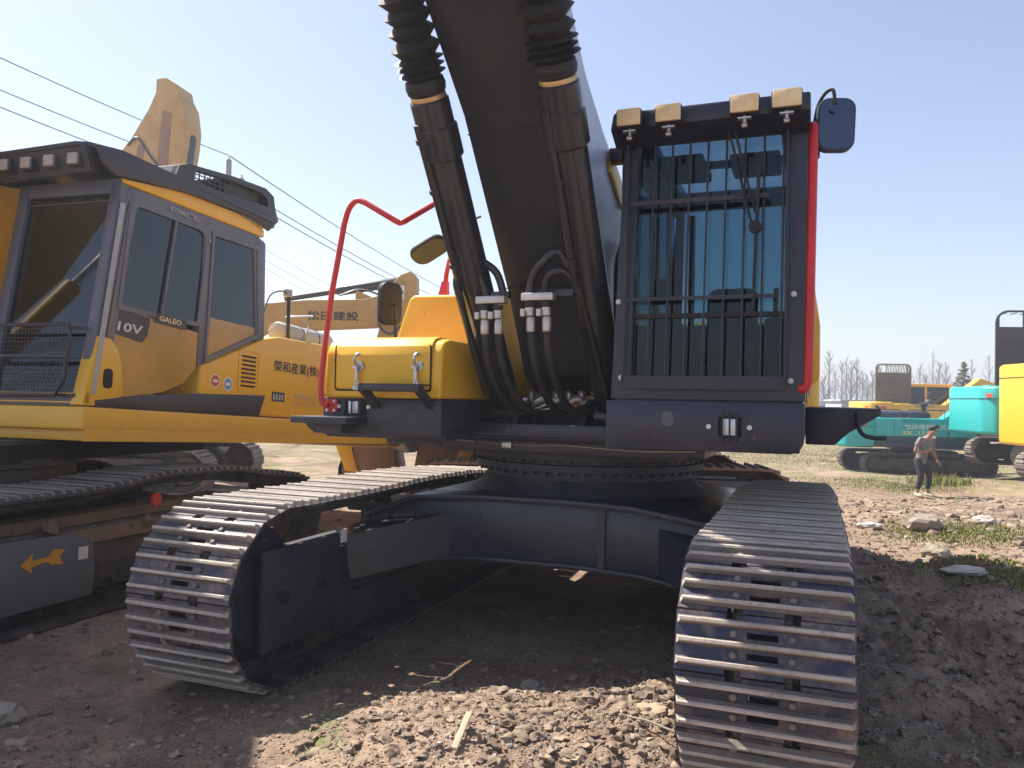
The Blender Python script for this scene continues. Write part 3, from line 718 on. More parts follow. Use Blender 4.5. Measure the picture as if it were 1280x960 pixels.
    # lamps on the roof edge
    for x, w, z in ((.585, .125, 2.845), (.775, .13, 2.846), (1.125, .135, 2.85), (1.31, .135, 2.853)):
        m = MB()
        m.box(x - w/2, x + w/2, -1.535, -1.475, z - .042, z + .043, 0, .01)
        l = m.build('work_lamp', M_GUARD, cab)
        m = MB(); m.box(x - w/2 + .008, x + w/2 - .004, -1.546, -1.53, z - .039, z + .041, 0, .004); m.build('lamp_cover', M_LAMP, l)
        m = MB(); m.bar((x - .03, -1.50, z - .058), (x + .03, -1.50, z - .058), .03, .008); m.cyl((x, -1.50, z - .085), (x, -1.50, z - .045), .008, 8); m.cyl((x - .012, -1.50, z - .09), (x + .012, -1.50, z - .09), .012, 8)
        m.build('lamp_bracket', M_STEEL, l)
    # red door rail, right mirror
    m = MB(); m.tube(bez([(1.37, -1.30, 1.545), (1.395, -1.30, 1.545), (1.412, -1.30, 1.575)], 4) + [Vector((1.415, -1.30, 1.70)), Vector((1.425, -1.285, 2.74)), Vector((1.425, -1.27, 2.79))] + bez([(1.424, -1.25, 2.81), (1.42, -1.22, 2.815)], 3), .022, 12)
    m.build('door_rail', M_RED, cab)
    m = MB(); m.tube(bez([(1.42, -1.12, 2.72), (1.425, -1.14, 2.80), (1.44, -1.16, 2.92), (1.475, -1.18, 2.985), (1.51, -1.2, 2.99), (1.52, -1.2, 2.92)], 5), .009, 8); m.box(1.415, 1.455, -1.15, -1.10, 2.69, 2.78, 0, .006)
    mm = m.build('cab_mirror', M_BLK, cab)
    Mx = Matrix.Translation((1.525, -1.18, 2.825)) @ Matrix.Rotation(R(12), 4, 'Z') @ Matrix.Rotation(R(2), 4, 'Y')
    m = MB(); m.prism(rr(-.088, .088, -.13, .13, .055, 8), 'y', -.012, .03, 0, .012, M=Mx); m.build('mirror_shell', M_BLUEBLK, mm)
    m = MB(); m.prism(rr(-.078, .078, -.12, .12, .05, 8), 'y', -.016, -.0122, 0, M=Mx); m.cyl(Mx @ Vector((-.02, -.02, .07)), Mx @ Vector((-.02, -.03, .07)), .018, 12); m.build('mirror_glass', M_MIRROR, mm)
    m = MB(); m.box(1.40, 1.43, -1.20, -1.17, 2.2, 2.22); m.box(1.40, 1.435, -1.0, -.97, 2.55, 2.575); m.build('door_hinge', M_BLK, cab)
    return T
main_excavator()

# ================================================================== LEFT YELLOW EXCAVATOR
M_DIRT = paint('packed_dirt', (.20, .13, .085), .95, dirt=.5, scale=9, bump=.3)
def left_excavator():
    T = thing('crawler_excavator', 'yellow excavator with grey door cab and Japanese lettering, cropped by the left edge', 'excavator', (-4.0, 5.75, 0), R(-20.9))
    W0 = Matrix.Translation((-4.0, 5.75, 0)) @ Matrix.Rotation(R(-20.9), 4, 'Z')
    U = W0.inverted() @ Matrix.Translation((-2.9, 5.3, 1.13)) @ Matrix.Rotation(R(-17.5), 4, 'Z') @ Matrix.Rotation(R(-3), 4, 'X')
    def B(mb, name, mats, parent=T, label=None, smooth=38):
        o = mb.build(name, mats, parent, label, smooth); o.data.transform(U); return o
    def TX(body, h, org, xd, yd, mat, parent, name='lettering', width=None, bold=0):
        o = text(body, h, org, xd, yd, mat, parent, name, width, bold=bold)
        if o: o.data.transform(U)
        return o
    # undercarriage
    top = [(-1.6, .84), (-.9, .83), (-.1, .835), (.5, .895), (1.2, .87), (1.6, .80), (1.9, .77)]
    for x in (-1.2, 1.2):
        whole_track(x, .6, 2.3, 2.35, .40, .36, 46, .028, top).build('crawler_track', [M_SHOEDK, M_SHOEOLD, M_SHOEDK], T)
        f = track_frame_mb(x, 2.3, 2.35, .40, .40)
        fo = f.build('track_frame', [M_SHOEDK, M_BLK], T)
        f = MB(); f.prism([(-1.5, .15), (-.13, .15), (-.11, .30), (-.13, .50), (-.3, .57), (-1.4, .60)], 'x', x - .24, x + .245, 0, .012); f.build('side_plate', M_GREY, fo)
        f = MB(); f.prism([(x - .2, .58), (x + .2, .58), (x + .23, .48), (x + .1, .66), (x - .1, .66)], 'y', -1.3, 1.3, 0, .01)
        for k in range(60): f.blob((x + random.uniform(.02, .22), random.uniform(-1.3, 1.3), random.uniform(.5, .62)), random.uniform(.02, .06), 1, .3)
        f.build('packed_dirt', M_DIRT, fo)
        wheel_mb(x, -1.85, .44, .33).build('idler_wheel', M_SHOEDK, T)
        wheel_mb(x, 1.93, .41, .31, 14).build('drive_sprocket', M_SHOEDK, T)
    m = MB(); m.cyl((1.452, .36, .715), (1.475, .36, .715), .045, 20); m.build('hub_cap', M_REDDEC, T, 'round red hub cap')
    m = MB(); a = [(-.66, .43), (-.58, .49), (-.585, .45), (-.48, .452), (-.44, .49), (-.36, .485), (-.40, .44), (-.37, .39), (-.45, .40), (-.49, .425), (-.585, .41), (-.585, .375)]
    m.prism([(p[0]+.02, p[1]) for p in a], 'x', 1.446, 1.449); m.build('arrow_decal', M_ARROW, T)
    m = MB(); m.box(1.446, 1.449, -.245, -.175, .395, .475); m.build('sticker', M_WHITE, T)
    m = MB(); m.box(-.9, .9, -.8, .8, .4, .8, 0, .03)
    for s in (-1, 1):
        for t in (-1, 1): m.bar((s*.5, t*.5, .62), (s*1.15, t*1.1, .45), .34, .28)
    m.lathe([(.80, .78), (.72, .85), (.72, .92), (.76, .93), (.76, .99), (.70, 1.0), (.70, 1.12)], (0, 0, 0), (0, 0, 1), 48)
    m.build('lower_frame', M_SHOEDK, T)
    m = MB(); m.prism([(-1.1, -.7), (.75, -.7), (.75, 1.6), (-1.1, 1.6)], 'z', .97, 1.09); m.build('turntable', M_DARK, T)
    # upper: yellow skirt
    m = MB()
    P = [(-3.0, .0), (-.0, .0), (0, 5.2), (-2.8, 5.2), (-3.0, 5.0)]
    m.prism(P, 'z', .075, .235, 0, .018, seg=3)
    m.prism([(-2.95, .06), (-.05, .06), (-.05, 5.15), (-2.9, 5.15)], 'z', -.0, .08, 0, .01)
    m.prism([(-.05, .05), (-.002, .02), (-.002, 5.1), (-.05, 5.1)], 'z', .0, .09)
    B(m, 'side_skirt', M_YELM)
    # side body
    m = MB()
    prof = [(1.20, .245), (5.0, .245), (5.0, 1.04), (3.2, 1.045), (2.3, 1.02), (2.06, .97), (1.28, .66), (1.20, .64)]
    m.prism(prof, 'x', -.95, -.055, 0, .025, seg=3)
    sb = B(m, 'engine_housing', M_YEL)
    m = MB(); m.box(-2.6, -1.0, 2.0, 5.0, .24, 1.0, 0, .03); B(m, 'engine_hood', M_YELM)
    m = MB(); m.prism([(-2.9, 4.6), (-.05, 4.6), (-.05, 5.1), (-.5, 5.5), (-2.4, 5.5), (-2.9, 5.1)], 'z', -.05, 1.15, 0, .06); B(m, 'counterweight', M_YELM)
    m = MB(); m.prism([(.14, .246), (2.02, .246), (2.10, .44), (1.2, .40), (.55, .345), (.14, .285)], 'x', -.056, -.044, 0, .002); B(m, 'dark_stripe', M_GUARD)
    m = MB(); m.ring(rr(1.69, 1.99, .45, .83, .03), rr(1.70, 1.98, .46, .82, .03), 'x', -.054, -.050)
    for k in range(8): m.box(-.056, -.047, 1.74, 1.94, .50 + k*.038, .516 + k*.038, 1)
    B(m, 'louvre', [M_YELM, M_DARK], sb)
    for (y, z), mt in (((1.39, .52), M_BLUE), ((1.56, .505), M_BLUE)):
        m = MB(); m.cyl((-.054, y, z), (-.052, y, z), .062, 24, 1); m.cyl((-.052, y, z), (-.0505, y, z), .050, 24, 0 if y > 1.5 else 2); m.box(-.0505, -.0495, y - .03, y + .03, z - .012, z + .014, 1 if y < 1.5 else 1)
        B(m, 'round_decal', [M_BLUE, M_WHITE, M_REDDEC], sb)
    TX('榮和産業(株)', .125, (-.0525, 2.22, .665), (0, 1, .008), (0, 0, 1), M_BLKTXT, sb, width=.80, bold=.01)
    TX('㈱建設中央', .05, (-.0525, 2.59, .44), (0, 1, 0), (0, 0, 1), M_GRYTXT, sb, width=.42)
    TX('0285-72-1181', .04, (-.0525, 2.59, .375), (0, 1, 0), (0, 0, 1), M_GRYTXT, sb, width=.42)
    m = MB(); m.box(-.054, -.051, 2.215, 2.42, .395, .485); pl = B(m, 'spec_plate', M_GUARD, sb)
    m = MB()
    for k in range(4): m.box(-.0512, -.050, 2.235 + k*.045, 2.262 + k*.045, .41, .465)
    B(m, 'plate_mark', M_LGREY, pl)
    # cab
    cab_mats = [M_GREYCAB, M_YEL, M_DARK]
    m = MB()
    X = -.06
    # side frame (whole side outline) with door window, rear window and lower glass openings
    def sidepanel(outer, inner, x0, x1, mi): m.ring(outer, inner, 'x', x0, x1, mi)
    # pillars
    m.prism([(.06, .27), (.16, .27), (.345, 1.86), (.245, 1.88)], 'x', X - .09, X - .004, 0, .01)        # front pillar
    m.prism([(1.165, .62), (1.25, .66), (1.235, 1.86), (1.155, 1.87)], 'x', X - .06, X, 0, .004)          # B pillar
    m.prism([(1.93, .92), (2.06, .97), (2.00, 1.86), (1.86, 1.90), (1.82, 1.80)], 'x', X - .12, X, 0, .01)  # rear pillar
    m.prism([(.30, 1.75), (1.9, 1.76), (1.88, 1.92), (1.2, 1.90), (.33, 1.86)], 'x', X - .06, X - .002, 0)
    m.prism([(.16, .27), (.345, 1.86), (.43, 1.86), (.36, 1.40), (.27, .62), (.25, .27)], 'x', X - .03, X, 0, .002)
    cab = B(m, 'cab', cab_mats, T, 'grey and yellow cab')
    # roof, floor, rear wall, far side
    m = MB()
    m.prism([(.26, 1.87), (1.95, 1.90), (1.95, 1.97), (1.55, 2.02), (.9, 2.0), (.24, 1.90)], 'x', -1.0, X + .012, 0, .012)
    B(m, 'roof', M_YEL, cab)
    m = MB()
    m.box(-1.0, X - .02, .08, 2.0, .24, .30); m.box(-1.0, X - .02, 1.93, 1.99, .30, 1.88); m.box(-1.0, -.96, .12, 1.95, .3, .75)
    m.prism([(.06, .27), (.16, .27), (.345, 1.86), (.245, 1.88)], 'x', -1.02, -.92, 0, .01)
    m.ring([(-1.02, 1.74), (-.06, 1.74), (-.06, 1.9), (-1.02, 1.9)], [(-.93, 1.745), (-.14, 1.745), (-.14, 1.80), (-.93, 1.80)], 'y', .245, .28)
    m.box(-1.0, -.96, 1.1, 1.2, .7, 1.86)
    B(m, 'cab_shell', M_GREYCAB, cab)
    # door with yellow/brown lower panel and sliding glass
    m = MB()
    dr = [(.275, .97), (1.155, .90), (1.155, .60), (1.02, .47), (.80, .385), (.42, .325), (.36, .33), (.345, .55), (.27, .66)]
    m.prism(dr, 'x', X - .035, X - .006, 0)
    d = B(m, 'door', M_DOORGOLD, cab)
    m = MB(); m.ring(rr(.29, 1.165, .95, 1.79, [.02, .02, .12, .08]), rr(.325, 1.13, .985, 1.745, [.02, .02, .1, .07]), 'x', X - .01, X + .006); m.bar((X, .725, .98), (X, .765, 1.75), .02, .02, up=(1, 0, 0))
    Ms = Matrix(((1, 0, 0, 0), (0, 1, .075, -.075), (0, 0, 1, 0), (0, 0, 0, 1)))
    m.v = [tuple(Ms @ Vector(v)) for v in m.v]
    B(m, 'window_frame', M_GREYCAB, d)
    m = MB(); m.prism([(.30, .975), (1.14, .975), (1.19, 1.76), (.38, 1.76)], 'x', X - .02, X - .012); B(m, 'sliding_window', M_GLASSD, d)
    m = MB(); m.prism([(1.26, .68), (1.96, .985), (1.93, 1.05), (1.26, 1.05)], 'x', X - .02, X - .012); B(m, 'lower_quarter_panel', M_DOORGOLD, cab)
    m = MB(); m.ring([(1.245, .66), (1.985, .975), (1.90, 1.80), (1.25, 1.78)], [(1.275, .71), (1.945, 1.0), (1.865, 1.765), (1.28, 1.745)], 'x', X - .008, X + .008); B(m, 'quarter_frame', M_GREYCAB, cab)
    m = MB(); m.prism([(1.27, 1.05), (1.94, 1.05), (1.87, 1.76), (1.27, 1.75)], 'x', X - .02, X - .012); B(m, 'quarter_window', M_GLASSD, cab)
    # yellow front corner with handle recess
    m = MB()
    m.prism([(.03, .245), (.345, .245), (.345, .31), (.40, .33), (.365, .55), (.32, .66), (.25, .73), (.13, .74), (.08, .50)], 'x', X - .10, X + .010, 0, .012, seg=3)
    c = B(m, 'door_corner', M_YEL, cab)
    m = MB(); m.prism(rr(.195, .28, .375, .515, .03), 'x', X + .0105, X + .013); B(m, 'handle_recess', M_DARK, c)
    m = MB(); m.bar((X + .012, .115, .33), (X + .012, .262, 1.72), .035, .014, up=(1, 0, 0)); B(m, 'door_strip', M_LGREY, cab)
    m = MB(); m.prism([(.27, .80), (.275, .965), (.62, .935), (.60, .80), (.55, .74), (.285, .775)], 'x', X - .0055, X - .002); B(m, 'dark_decal', M_GUARD, d)
    TX('10V', .07, (X - .0015, .30, .80), (0, 1, -.02), (0, .15, 1), M_LGREYTXT, d, width=.24, bold=.02)
    m = MB(); m.prism([(.66, .915), (1.0, .90), (1.0, .975), (.66, .985)], 'x', X + .0055, X + .0075); B(m, 'badge', M_GUARD, d)
    TX('GALEO', .042, (X + .0078, .70, .93), (0, 1, -.02), (0, 0, 1), M_CREAM, d, width=.24, bold=.02)
    TX('KOMATSU', .042, (X + .0085, .74, 1.80), (0, 1, .01), (0, 0, 1), M_GRYTXT2, cab, width=.34, bold=.02)
    # windshield and seat
    m = MB(); m.prism([(.10, .30), (.115, .30), (.285, 1.84), (.27, 1.84)], 'x', -.95, -.13); B(m, 'windshield', M_GLASSW, cab)
    m = MB(); m.ring([(-1.03, .26), (-.05, .26), (-.05, .33), (-1.03, .33)], [(-.9, .27), (-.15, .27), (-.15, .32), (-.9, .32)], 'y', .05, .09); B(m, 'sill', M_YEL, cab)
    m = MB(); m.box(-.85, -.35, .9, 1.4, .55, .72, 0, .05); m.box(-.82, -.38, 1.35, 1.55, .68, 1.35, 0, .06); m.box(-.72, -.48, 1.4, 1.5, 1.38, 1.58, 0, .04); m.box(-.97, -.84, .5, 1.4, .35, .85, 0, .03); B(m, 'operator_seat', M_SEAT, cab)
    m = MB(); m.box(-.95, -.70, .35, .9, .35, 1.02, 0, .04)
    for k in range(6): m.box(-.86, -.79, .345, .352, .78 + k*.03, .792 + k*.03, 1)
    m.box(-.95, -.3, .9, .98, .30, .50, 0, .03)
    B(m, 'dashboard', [M_BEIGE, M_DARK], cab)
    # lower mesh guard in front of the windshield
    m = MB()
    m.tube([(-1.1, .0, .80), (-.175, .0, .80), (-.165, .0, .74), (-.19, .0, .42), (-.26, .0, .31), (-1.1, .0, .30)], .013, 8)
    m.bar((-1.1, .0, .58), (-.17, .0, .58), .02, .03, up=(0, 1, 0))
    for k in range(30): m.tube([(-1.05 + k*.03, .004, .30), (-1.05 + k*.03, .004, .80)], .0022, 4)
    for k in range(16): m.tube([(-1.1, .004, .32 + k*.03), (-.19, .004, .32 + k*.03)], .0022, 4)
    m.bar((-.17, .02, .30), (-.13, .06, .32), .03, .02); m.bar((-.17, .0, .78), (-.11, .1, .78), .02, .02)
    B(m, 'mesh_guard', M_GUARD, cab)
    # roof guard visor with four lamps
    m = MB()
    m.prism([(-1.25, .05), (-.22, -.02), (-.13, .02), (-.03, .2), (-.0, 2.0), (-.12, 2.2), (-1.1, 2.2)], 'z', 2.06, 2.09)
    vs = [(-1.16, .02, 2.05), (-.14, -.02, 2.05), (-.14, .06, 1.90), (-1.02, .10, 1.88), (-1.16, .06, 2.05), (-.14, .04, 2.05), (-.14, .10, 1.90), (-1.02, .13, 1.88)]
    m.add(vs, [(0, 1, 2, 3), (4, 7, 6, 5), (0, 4, 5, 1), (3, 2, 6, 7), (1, 5, 6, 2), (0, 3, 7, 4)])
    side = [(-.02, 2.05), (.10, 2.065), (.65, 2.09), (1.2, 2.12), (2.06, 2.20), (2.12, 2.10), (1.98, 1.97), (1.9, 2.0), (1.6, 2.03), (.9, 1.99), (.4, 1.93), (.16, 1.89), (.06, 1.93)]
    m.prism(side, 'x', -.05, -.02, 0, .004)
    m.prism(side, 'x', -1.15, -1.12, 0, .004)
    rg = B(m, 'roof_guard', M_GUARD, cab)
    for k in range(4):
        x = -.90 + k * .215
        m = MB(); m.box(x - .045, x + .045, -.015, .055, 1.935, 2.015, 0, .008); l = B(m, 'work_lamp', M_LENSW, rg)
        m = MB(); m.box(x - .055, x + .055, .0, .07, 1.925, 2.025, 0, .008); B(m, 'lamp_housing', M_GUARD, l)
    # raised bulge with grille at the back of the guard
    m = MB()
    out = [(.78, 2.09), (.82, 2.20), (.92, 2.245), (1.5, 2.33), (1.95, 2.37), (2.08, 2.33), (2.12, 2.2), (2.06, 2.13)]
    inn = [(.98, 2.13), (.99, 2.20), (1.03, 2.225), (1.5, 2.285), (1.88, 2.31), (1.98, 2.28), (2.0, 2.20), (1.95, 2.16)]
    m.ring(out, inn, 'x', -.12, -.06)
    m.ring(out, inn, 'x', -1.1, -1.04)
    m.prism([(.78, 2.09), (.82, 2.20), (.92, 2.245), (.98, 2.23), (.90, 2.19), (.86, 2.09)], 'x', -1.1, -.08)
    m.prism([(1.95, 2.37), (2.08, 2.33), (2.12, 2.2), (2.06, 2.13), (2.02, 2.13), (2.06, 2.2), (2.03, 2.3), (1.93, 2.34)], 'x', -1.1, -.08)
    m.prism([(.92, 2.245), (1.0, 2.258), (1.0, 2.24), (.92, 2.225)], 'x', -1.1, -.08)
    m.prism([(1.5, 2.33), (1.95, 2.37), (1.95, 2.35), (1.5, 2.31)], 'x', -1.1, -.08)
    for k in range(8): m.bar((-.09, 1.02 + k*.065, 2.13), (-.09, 1.02 + k*.065, 2.24 + k*.008), .008, .008)
    for z in (2.165, 2.20): m.bar((-.09, 1.0, z), (-.09, 1.52, z + .04), .008, .008)
    m.prism([(1.55, 2.10), (1.95, 2.16), (1.95, 2.33), (1.55, 2.29)], 'x', -.2, -.13)
    B(m, 'guard_grille', M_GUARD, rg)
    # muffler and oval mirror on the hood
    m = MB(); m.lathe([(.02, -.02), (.10, 0), (.115, .03), (.115, 1.0), (.1, 1.03), (.02, 1.05)], (-.62, 3.05, 1.18), (0, 1, .0), 28)
    for t in (.38, .70): m.lathe([(.118, t - .008), (.12, t), (.118, t + .008)], (-.62, 3.05, 1.18), (0, 1, 0), 28, 1)
    B(m, 'air_tank', [M_LGREY, M_BLK])
    m = MB(); m.tube([(-.5, 3.3, 1.02), (-.5, 3.5, 1.3), (-.5, 3.35, 1.37)], .012, 8); m.tube(bez([(-.1, 2.06, 1.16), (-.2, 2.3, 1.42), (-.35, 2.7, 1.55), (-.4, 2.9, 1.56)], 5), .008, 6, 1); m.cyl((-.4, 2.9, 1.53), (-.4, 2.9, 1.6), .05, 10); m.tube([(-.4, 2.92, 1.58), (-.4, 2.95, 1.0)], .02, 8, 1)
    mm = B(m, 'hood_mirror', [M_LGREY, M_BLK])
    m = MB(); Mx = Matrix.Translation((-.5, 3.3, 1.385)) @ Matrix.Rotation(R(10), 4, 'X'); m.lathe([(.05, -.02), (.22, -.01), (.23, 0), (.2, .012)], (0, 0, 0), (0, 0, 1), 24, M=Mx @ Matrix.Diagonal((.5, 1, 1, 1))); B(m, 'mirror_glass', M_LGREY, mm)
    # boom on the far side of the cab, steepened out of view to shade the ground
    m = MB()
    m.prism([(.6, .2), (.1, .5), (-.5, 1.5), (-.9, 2.6), (-1.6, 3.8), (-3.0, 4.9), (-3.0, 5.8), (-1.4, 5.3), (-.4, 4.3), (.1, 3.2), (.3, 2.2), (.75, 1.7), (1.1, .9), (1.1, .3)], 'x', -1.94, -1.30, 0, .02)
    B(m, 'boom', M_YEL)
    m = MB(); m.lathe([(.09, 0), (.09, 1.6)], (-1.95, -.35, .35), (0, -.5, .86), 20); m.lathe([(.05, 1.6), (.05, 2.8)], (-1.95, -.35, .35), (0, -.5, .86), 16, 1); B(m, 'boom_cylinder', [M_YEL, M_CHROME])
    m = MB(); m.lathe([(.09, 0), (.09, 1.6)], (-.99, -.35, .35), (0, -.5, .86), 20) if False else m.box(-2.9, -1.1, .05, .7, .2, .5, 0, .04); B(m, 'front_deck', M_YEL)
    return T
M_GREYCAB = paint('grey_cab_frame', (.11, .115, .15), .38, dirt=.25, scale=4, coat=.2)
M_DOORGOLD = paint('shiny_gold_panel', (.40, .22, .035), .22, dirt=.2, dcol=(.2, .12, .05), scale=3, coat=.5)
M_LGREYTXT = plain('silver_lettering', (.62, .62, .64), .4)
M_GRYTXT2 = plain('worn_grey_lettering', (.34, .35, .38), .5)
left_excavator()

# ================================================================== GROUND HEIGHT
def sstep(a, b, x):
    t = max(0, min(1, (x - a) / (b - a))); return t * t * (3 - 2 * t)
def gauss(x, y, cx, cy, rx, ry): return math.exp(-((x - cx) / rx) ** 2 - ((y - cy) / ry) ** 2)
def gh(x, y, fine=True):
    d = math.hypot(x, y)
    h = -.033 * max(0, min(y, 30) - 7.2) if y > 0 else 0
    h += -.22 * gauss(x, y, 8.9, 17.3, 2.2, 1.6)
    # calm under the machines
    calm = 1
    for cx, cy, r in ((.54, 5.4, 2.6), (-4.0, 5.75, 2.6)):
        calm *= 1 - .85 * math.exp(-(((x - cx) ** 2 + (y - cy) ** 2) / r ** 2) ** 2)
    n = noise.noise(Vector((x * .33, y * .33, 1.3))) * .14 + noise.noise(Vector((x * .9, y * .9, 4.1))) * .06
    h += n * calm * min(1, .4 + d / 12)
    h += .19 * gauss(x, y, .15, 3.25, 1.0, .55) + .08 * gauss(x, y, .75, 3.6, .35, .45) + .07 * gauss(x, y, -2.1, 2.7, .55, .35)
    h += .16 * gauss(x, y, 3.7, 7.2, 1.5, .55) * (1 + noise.noise(Vector((x*1.5, y*1.5, 9))))
    if fine and d < 60:
        k = 1 if d < 12 else .8
        a = .45 + 1.1 * (gauss(x, y, .2, 3.0, 1.3, .8) + 2.0 * gauss(x, y, 3, 5, 1.8, 2.5) + gauss(x, y, -1.6, 2.6, 1.0, .5))
        h += k * a * (noise.fractal(Vector((x * 3.1, y * 3.1, 2.2)), .75, 2.1, 4) * .022 + abs(noise.noise(Vector((x * 9, y * 9, 7)))) * .02 * (a - .1))
        # long wheel/track furrows on the right
        q = gauss(x, y, 2.9, 4.3, 1.3, 2.2)
        h += q * .05 * noise.noise(Vector(((x + y*.45) * 1.4, (y - x*.3) * 9, 3)))
    return h

# ================================================================== BACKGROUND EXCAVATORS
def bg_excavator(label, x, y, rz, main, under, group=None, s=1, cabmat=None, hood=None, side_text=None, guard=None, boom=None, arm=None, bucket=None, boommat=None, thick=.26, cw=2.0, tracks=M_SHOEOLD, dz=0, cab=True, arrow=False, boomtext=None, boomcyl=None):
    T = thing('crawler_excavator', label, 'excavator', (x, y, gh(x, y, False) + dz), rz, group)
    T.scale = (s, s, s)
    for sx in (-1.2, 1.2):
        whole_track(sx, .58, 2.1, 2.1, .36, .36, 40, .03, bars=2).build('crawler_track', [tracks, M_SHOEOLD, M_SHOEDK], T)
        f = track_frame_mb(sx, 2.1, 2.1, .36, .36); f.box(sx - .2, sx + .2, -1.65 if arrow else -1.2, 1.2, .36, .62 if arrow else .60, 0, .03); f.build('track_frame', [under, M_BLK], T)
        wheel_mb(sx, -1.7, .40, .30).build('idler_wheel', under, T); wheel_mb(sx, 1.7, .40, .29, 12).build('drive_sprocket', under, T)
        if arrow:
            m = MB(); X = sx - .203 if sx < 0 else sx + .203
            e = -1 if sx < 0 else 1
            a = [(-.55, .50), (-.45, .56), (-.45, .52), (-.3, .52), (-.25, .55), (-.18, .55), (-.22, .50), (-.18, .45), (-.25, .45), (-.3, .48), (-.45, .48), (-.45, .44)]
            m.prism([(p[0] - 1.1, p[1]) for p in a], 'x', min(X, X + e*.003), max(X, X + e*.003)); m.build('arrow_decal', M_ARROW, T)
            m = MB(); m.box(min(X, X + e*.003), max(X, X + e*.003), -1.07, -1.0, .47, .54); m.build('sticker', M_WHITE, T)
    m = MB(); m.box(-.95, .95, -.75, .75, .38, .78, 0, .03); m.lathe([(.72, .76), (.66, .82), (.66, .95), (.6, 1.0)], (0, 0, 0), (0, 0, 1), 32); m.build('lower_frame', under, T)
    m = MB(); m.prism([(-1.35, -1.5), (1.35, -1.5), (1.35, 2.2), (-1.35, 2.2)], 'z', .96, 1.12, 0, .02); m.build('upper_frame', hood or M_GUARD, T)
    # counterweight with rounded corners
    m = MB(); pr = [(-1.36, 1.7), (1.36, 1.7), (1.36, 2.3), (1.22, 2.62), (.85, 2.8), (-.85, 2.8), (-1.22, 2.62), (-1.36, 2.3)]
    m.prism(pr, 'z', .93, cw, 0, .09, seg=3); cwt = m.build('counterweight', main, T)
    m = MB(); m.ring([(p[0]*1.004, p[1]*1.004) for p in pr], [(p[0]*.99, p[1]*.99) for p in pr], 'z', cw - .34, cw - .325); m.build('counterweight_seam', M_DARK, cwt)
    m = MB(); m.box(-1.368, -1.355, 2.0, 2.25, cw - .30, cw - .2); m.prism([(.0, 0), (.32, 0), (.32, .1), (0, .1)], 'x', 0, .01, M=Matrix.Translation((-1.0, 2.74, cw - .3)) @ Matrix.Rotation(R(90), 4, 'Z')); m.build('red_reflector', M_REDDEC, cwt)
    m = MB(); m.box(-1.34, -.45, -.6, 1.72, 1.12, 1.92, 0, .05); m.box(-.44, 1.34, .75, 1.72, 1.12, 1.96, 0, .05); m.box(-1.34, -.5, -1.5, -.62, 1.12, 1.55, 0, .04)
    hd = m.build('engine_hood', main, T)
    m = MB(); m.box(-1.347, -1.335, -1.45, 1.69, 1.13, 1.33); m.build('lower_stripe', M_TEALD if main == M_TEAL else M_GUARD, hd)
    m = MB()
    for k in range(16): m.bar((-1.342, .0 + k*.055, 1.78), (-1.342, .04 + k*.055, 1.88), .008, .018, up=(1, 0, 0))
    m.build('vent_slots', M_DARK, hd)
    m = MB()
    for (ya, yb_) in ((-1.35, -.7), (-.5, .6), (.9, 2.1)): m.tube([(-1.28, ya, 1.9), (-1.28, ya, 2.2), (-1.28, yb_, 2.2), (-1.28, yb_, 1.9)], .018, 6)
    m.build('hand_rail', under, hd)
    m = MB()
    for yy in (-.62, .35, 1.1): m.box(-1.3445, -1.33, yy, yy + .012, 1.34, 1.88)
    for yy in (-.3, .7): m.box(-1.352, -1.335, yy, yy + .09, 1.6, 1.63)
    m.build('door_seam', M_DARK, hd)
    m = MB(); m.lathe([(.05, 0), (.22, .01), (.22, .12), (.16, .2), (.07, .22), (.07, .38), (.13, .39), (.13, .5), (.03, .52)], (-.6, -.1, 1.92), (0, 0, 1), 20); m.build('air_cleaner', M_GUARD, T)
    m = MB(); m.tube(bez([(-.2, 1.2, 1.95), (-.2, 1.2, 2.2), (-.2, 1.32, 2.32)], 4), .045, 10); m.build('exhaust_pipe', M_GUARD, T)
    if side_text:
        for (t, h, yy, z, mt, wd) in side_text: text(t, h, (-1.349, yy, z), (0, -1, 0), (0, 0, 1), mt, hd, width=wd, bold=.015)
    if hood:
        m = MB(); m.prism([(-1.2, 1.94), (-1.15, 2.1), (-1.05, 2.16), (-.5, 2.16), (-.3, 2.1), (-.25, 1.94), (-.38, 1.94), (-.42, 2.04), (-.98, 2.04), (-1.02, 1.94)], 'y', .1, 1.5, 0, .02); m.build('hood_guard', hood, T)
    # cab on the machine's left (local +x)
    cm = cabmat or main
    if cab:
        m = MB(); x0, x1, y0, y1 = .42, 1.36, -1.5, .45
        m.box(x0, x1, y0, y1, 1.12, 1.75, 0, .03)
        for (px, py) in ((x0, y0), (x1 - .09, y0), (x0, y1 - .12), (x1 - .09, y1 - .12), (x0, -.45), (x1 - .09, -.45)): m.box(px, px + .09, py, py + .1, 1.72, 2.75, 0, .01)
        m.box(x0 - .02, x1 + .02, y0 - .02, y1 + .02, 2.7, 2.84, 0, .04)
        cb = m.build('cab', cm, T)
        m = MB(); m.box(x0 + .03, x0 + .04, y0 + .1, y1 - .1, 1.75, 2.7); m.box(x1 - .04, x1 - .03, y0 + .1, y1 - .1, 1.75, 2.7); m.box(x0 + .1, x1 - .1, y0 + .03, y0 + .04, 1.75, 2.7); m.box(x0 + .1, x1 - .1, y1 - .04, y1 - .03, 1.75, 2.7)
        m.build('cab_windows', M_GLASSD, cb)
        m = MB(); m.box(.65, 1.1, -.5, -.05, 1.72, 1.9, 0, .05); m.box(.65, 1.1, -.05, .1, 1.85, 2.45, 0, .05); m.build('operator_seat', M_SEAT, cb)
